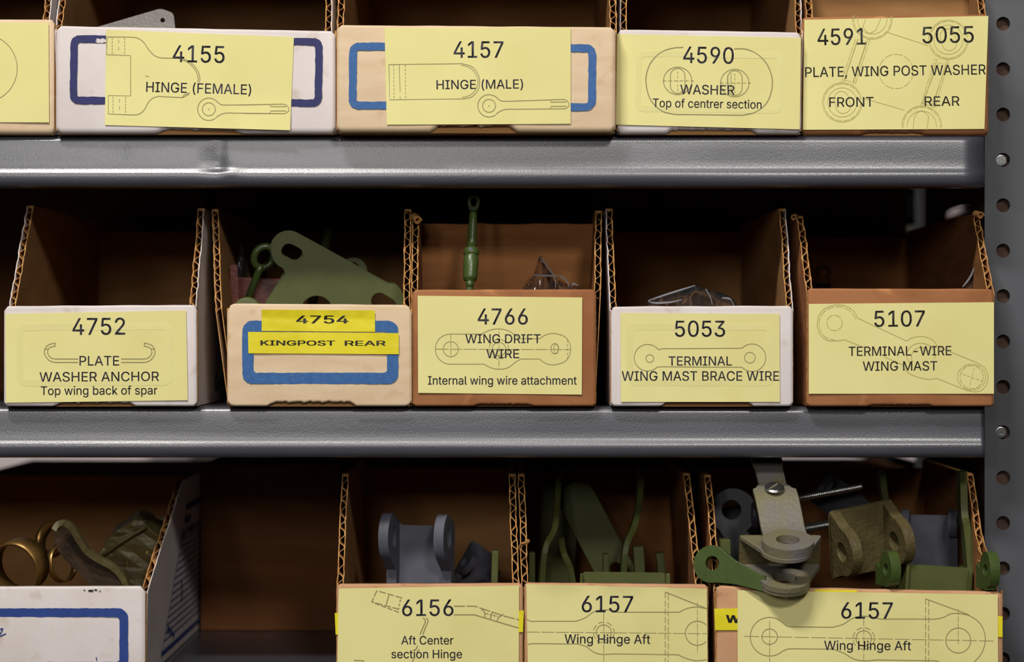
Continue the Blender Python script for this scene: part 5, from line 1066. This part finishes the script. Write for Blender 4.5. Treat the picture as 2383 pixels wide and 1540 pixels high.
for v in bm.verts: v.co += Vector((0, 1, 0)) * .0035 * noise.noise(v.co * 120) + Vector((1, 0, 1)) * .001 * noise.noise(v.co * 200 + Vector((5, 0, 0)))
link('block', bm, M['bronze'], blk, bevel=.0005)
bm = bmesh.new(); add_sweep(bm, [Vector(p) * S for p in ((-84, -6, -12), (-20, -12, 34), (40, -8, 70))], (.4, 1, -.3), .0022, 7 * S); link('ridge', bm, M['bronze'], blk, bevel=.0006)
flat('bronze_disc', 'dim bronze rounded piece behind the rough block', 'metal part', circ(380, 1245, 42, n=30, a0=PI, a1=2 * PI) + [(422, 1400), (338, 1400)], [], .14, .005, 'bronze')
# torn cardboard curls
def curl_piece(parent, px, py, y, r, turns=1.3, w=.006, rot=(0, 0, 0)):
    bm = bmesh.new(); path = []
    for i in range(18):
        a = turns * 2 * PI * i / 17; rr = r * (1 - .45 * i / 17); path.append(Vector((rr * math.cos(a), 0, rr * math.sin(a))))
    add_sweep(bm, path, (0, 1, 0), w, .0007)
    rotm = Euler(rot).to_matrix().to_4x4(); bmesh.ops.transform(bm, matrix=rotm, verts=bm.verts); shift(bm, P(px, py, y))
    parent['fin']('torn_curl', bm, M['flute'])
curl_piece(B2, 968, 509, .046, .0022, 1.1, .0035, (R(20), 0, R(20)))
curl_piece(B4, 1849, 505, .05, .0016, 1.0, .002, (R(10), 0, R(-20)))
curl_piece(B4, 2276, 500, .046, .0020, 1.0, .003, (R(10), 0, R(20)))
bm = bmesh.new(); add_sweep(bm, smooth_path([P(1208, 1276, .014), P(1214, 1266, .011), P(1222, 1264, .008), P(1231, 1257, .006)], 4), (0, 1, .3), .0012, .0012); C2['fin']('torn_curl', bm, M['flute'])

# ------------------------------------------------------------------ other aisle: pale cabinets added as the bright strips under the middle shelf

for lab, x0, x1 in (('added pale cabinet for the bright strip above the big white box', -1.15, -.415), ('added pale cabinet for the bright strip under the middle shelf near the post', .30, 1.2)):
    cb = thing('added_cabinet', lab, 'cabinet', ((x0 + x1) / 2, 1.7, 0)); w_ = x1 - x0
    bm = bmesh.new(); add_box(bm, -w_ / 2, w_ / 2, -.18, .2, .05, 1.17); link('body', bm, M['lilac'], cb, bevel=.003)
    for q in (-1, 1):
        bm = bmesh.new(); add_box(bm, min(0, q * w_ / 2) + .003, max(0, q * w_ / 2) - .003, -.2, -.182, .08, 1.15); link('door', bm, M['lilac'], cb, bevel=.002)
    bm = bmesh.new(); add_box(bm, -w_ / 2 + .02, w_ / 2 - .02, -.15, .18, 0, .05); link('plinth', bm, M['dgrey'], cb)

cb = thing('added_cabinet', 'added dark cabinet beyond the punched post, blocking light and view', 'cabinet', (.53, .36, 0))  # added to block light and the view past the post
bm = bmesh.new(); add_box(bm, -.22, .22, -.22, .22, .05, 2.0); link('body', bm, M['post'], cb, bevel=.003)
for q in (-1, 1):
    bm = bmesh.new(); add_box(bm, min(0, q * .22) + .003, max(0, q * .22) - .003, -.238, -.222, .08, 1.97); link('door', bm, M['post'], cb, bevel=.002)
bm = bmesh.new(); add_box(bm, -.2, .2, -.2, .2, 0, .05); link('plinth', bm, M['dgrey'], cb)
# scuffs and grease marks
def blotch(b, cx, cy, w_, h_, m, seed, name):
    bm = bmesh.new(); pts = []
    for i in range(26):
        a = 2 * PI * i / 26; q = 1 + .7 * noise.noise(Vector((math.cos(a) * 2, math.sin(a) * 2, seed))); pts.append((cx + w_ * q * math.cos(a), cy + h_ * q * math.sin(a)))
    add_prism(bm, [pts], .00005, lambda p: P(p.x, p.z, b['y0'] - .00082 + p.y)); b['fin'](name, bm, M[m])
blotch(A1, 236, 95, 13, 5, 'white', 2, 'scuff')
for x_, y_, a_, b_ in ((211, 1374, 6, 2.2), (222, 1372, 4, 1.5), (196, 1373, 2.5, 1), (233, 1375, 2.5, 1)): blotch(C0, x_, y_, a_, b_, 'black', x_, 'grease_mark')
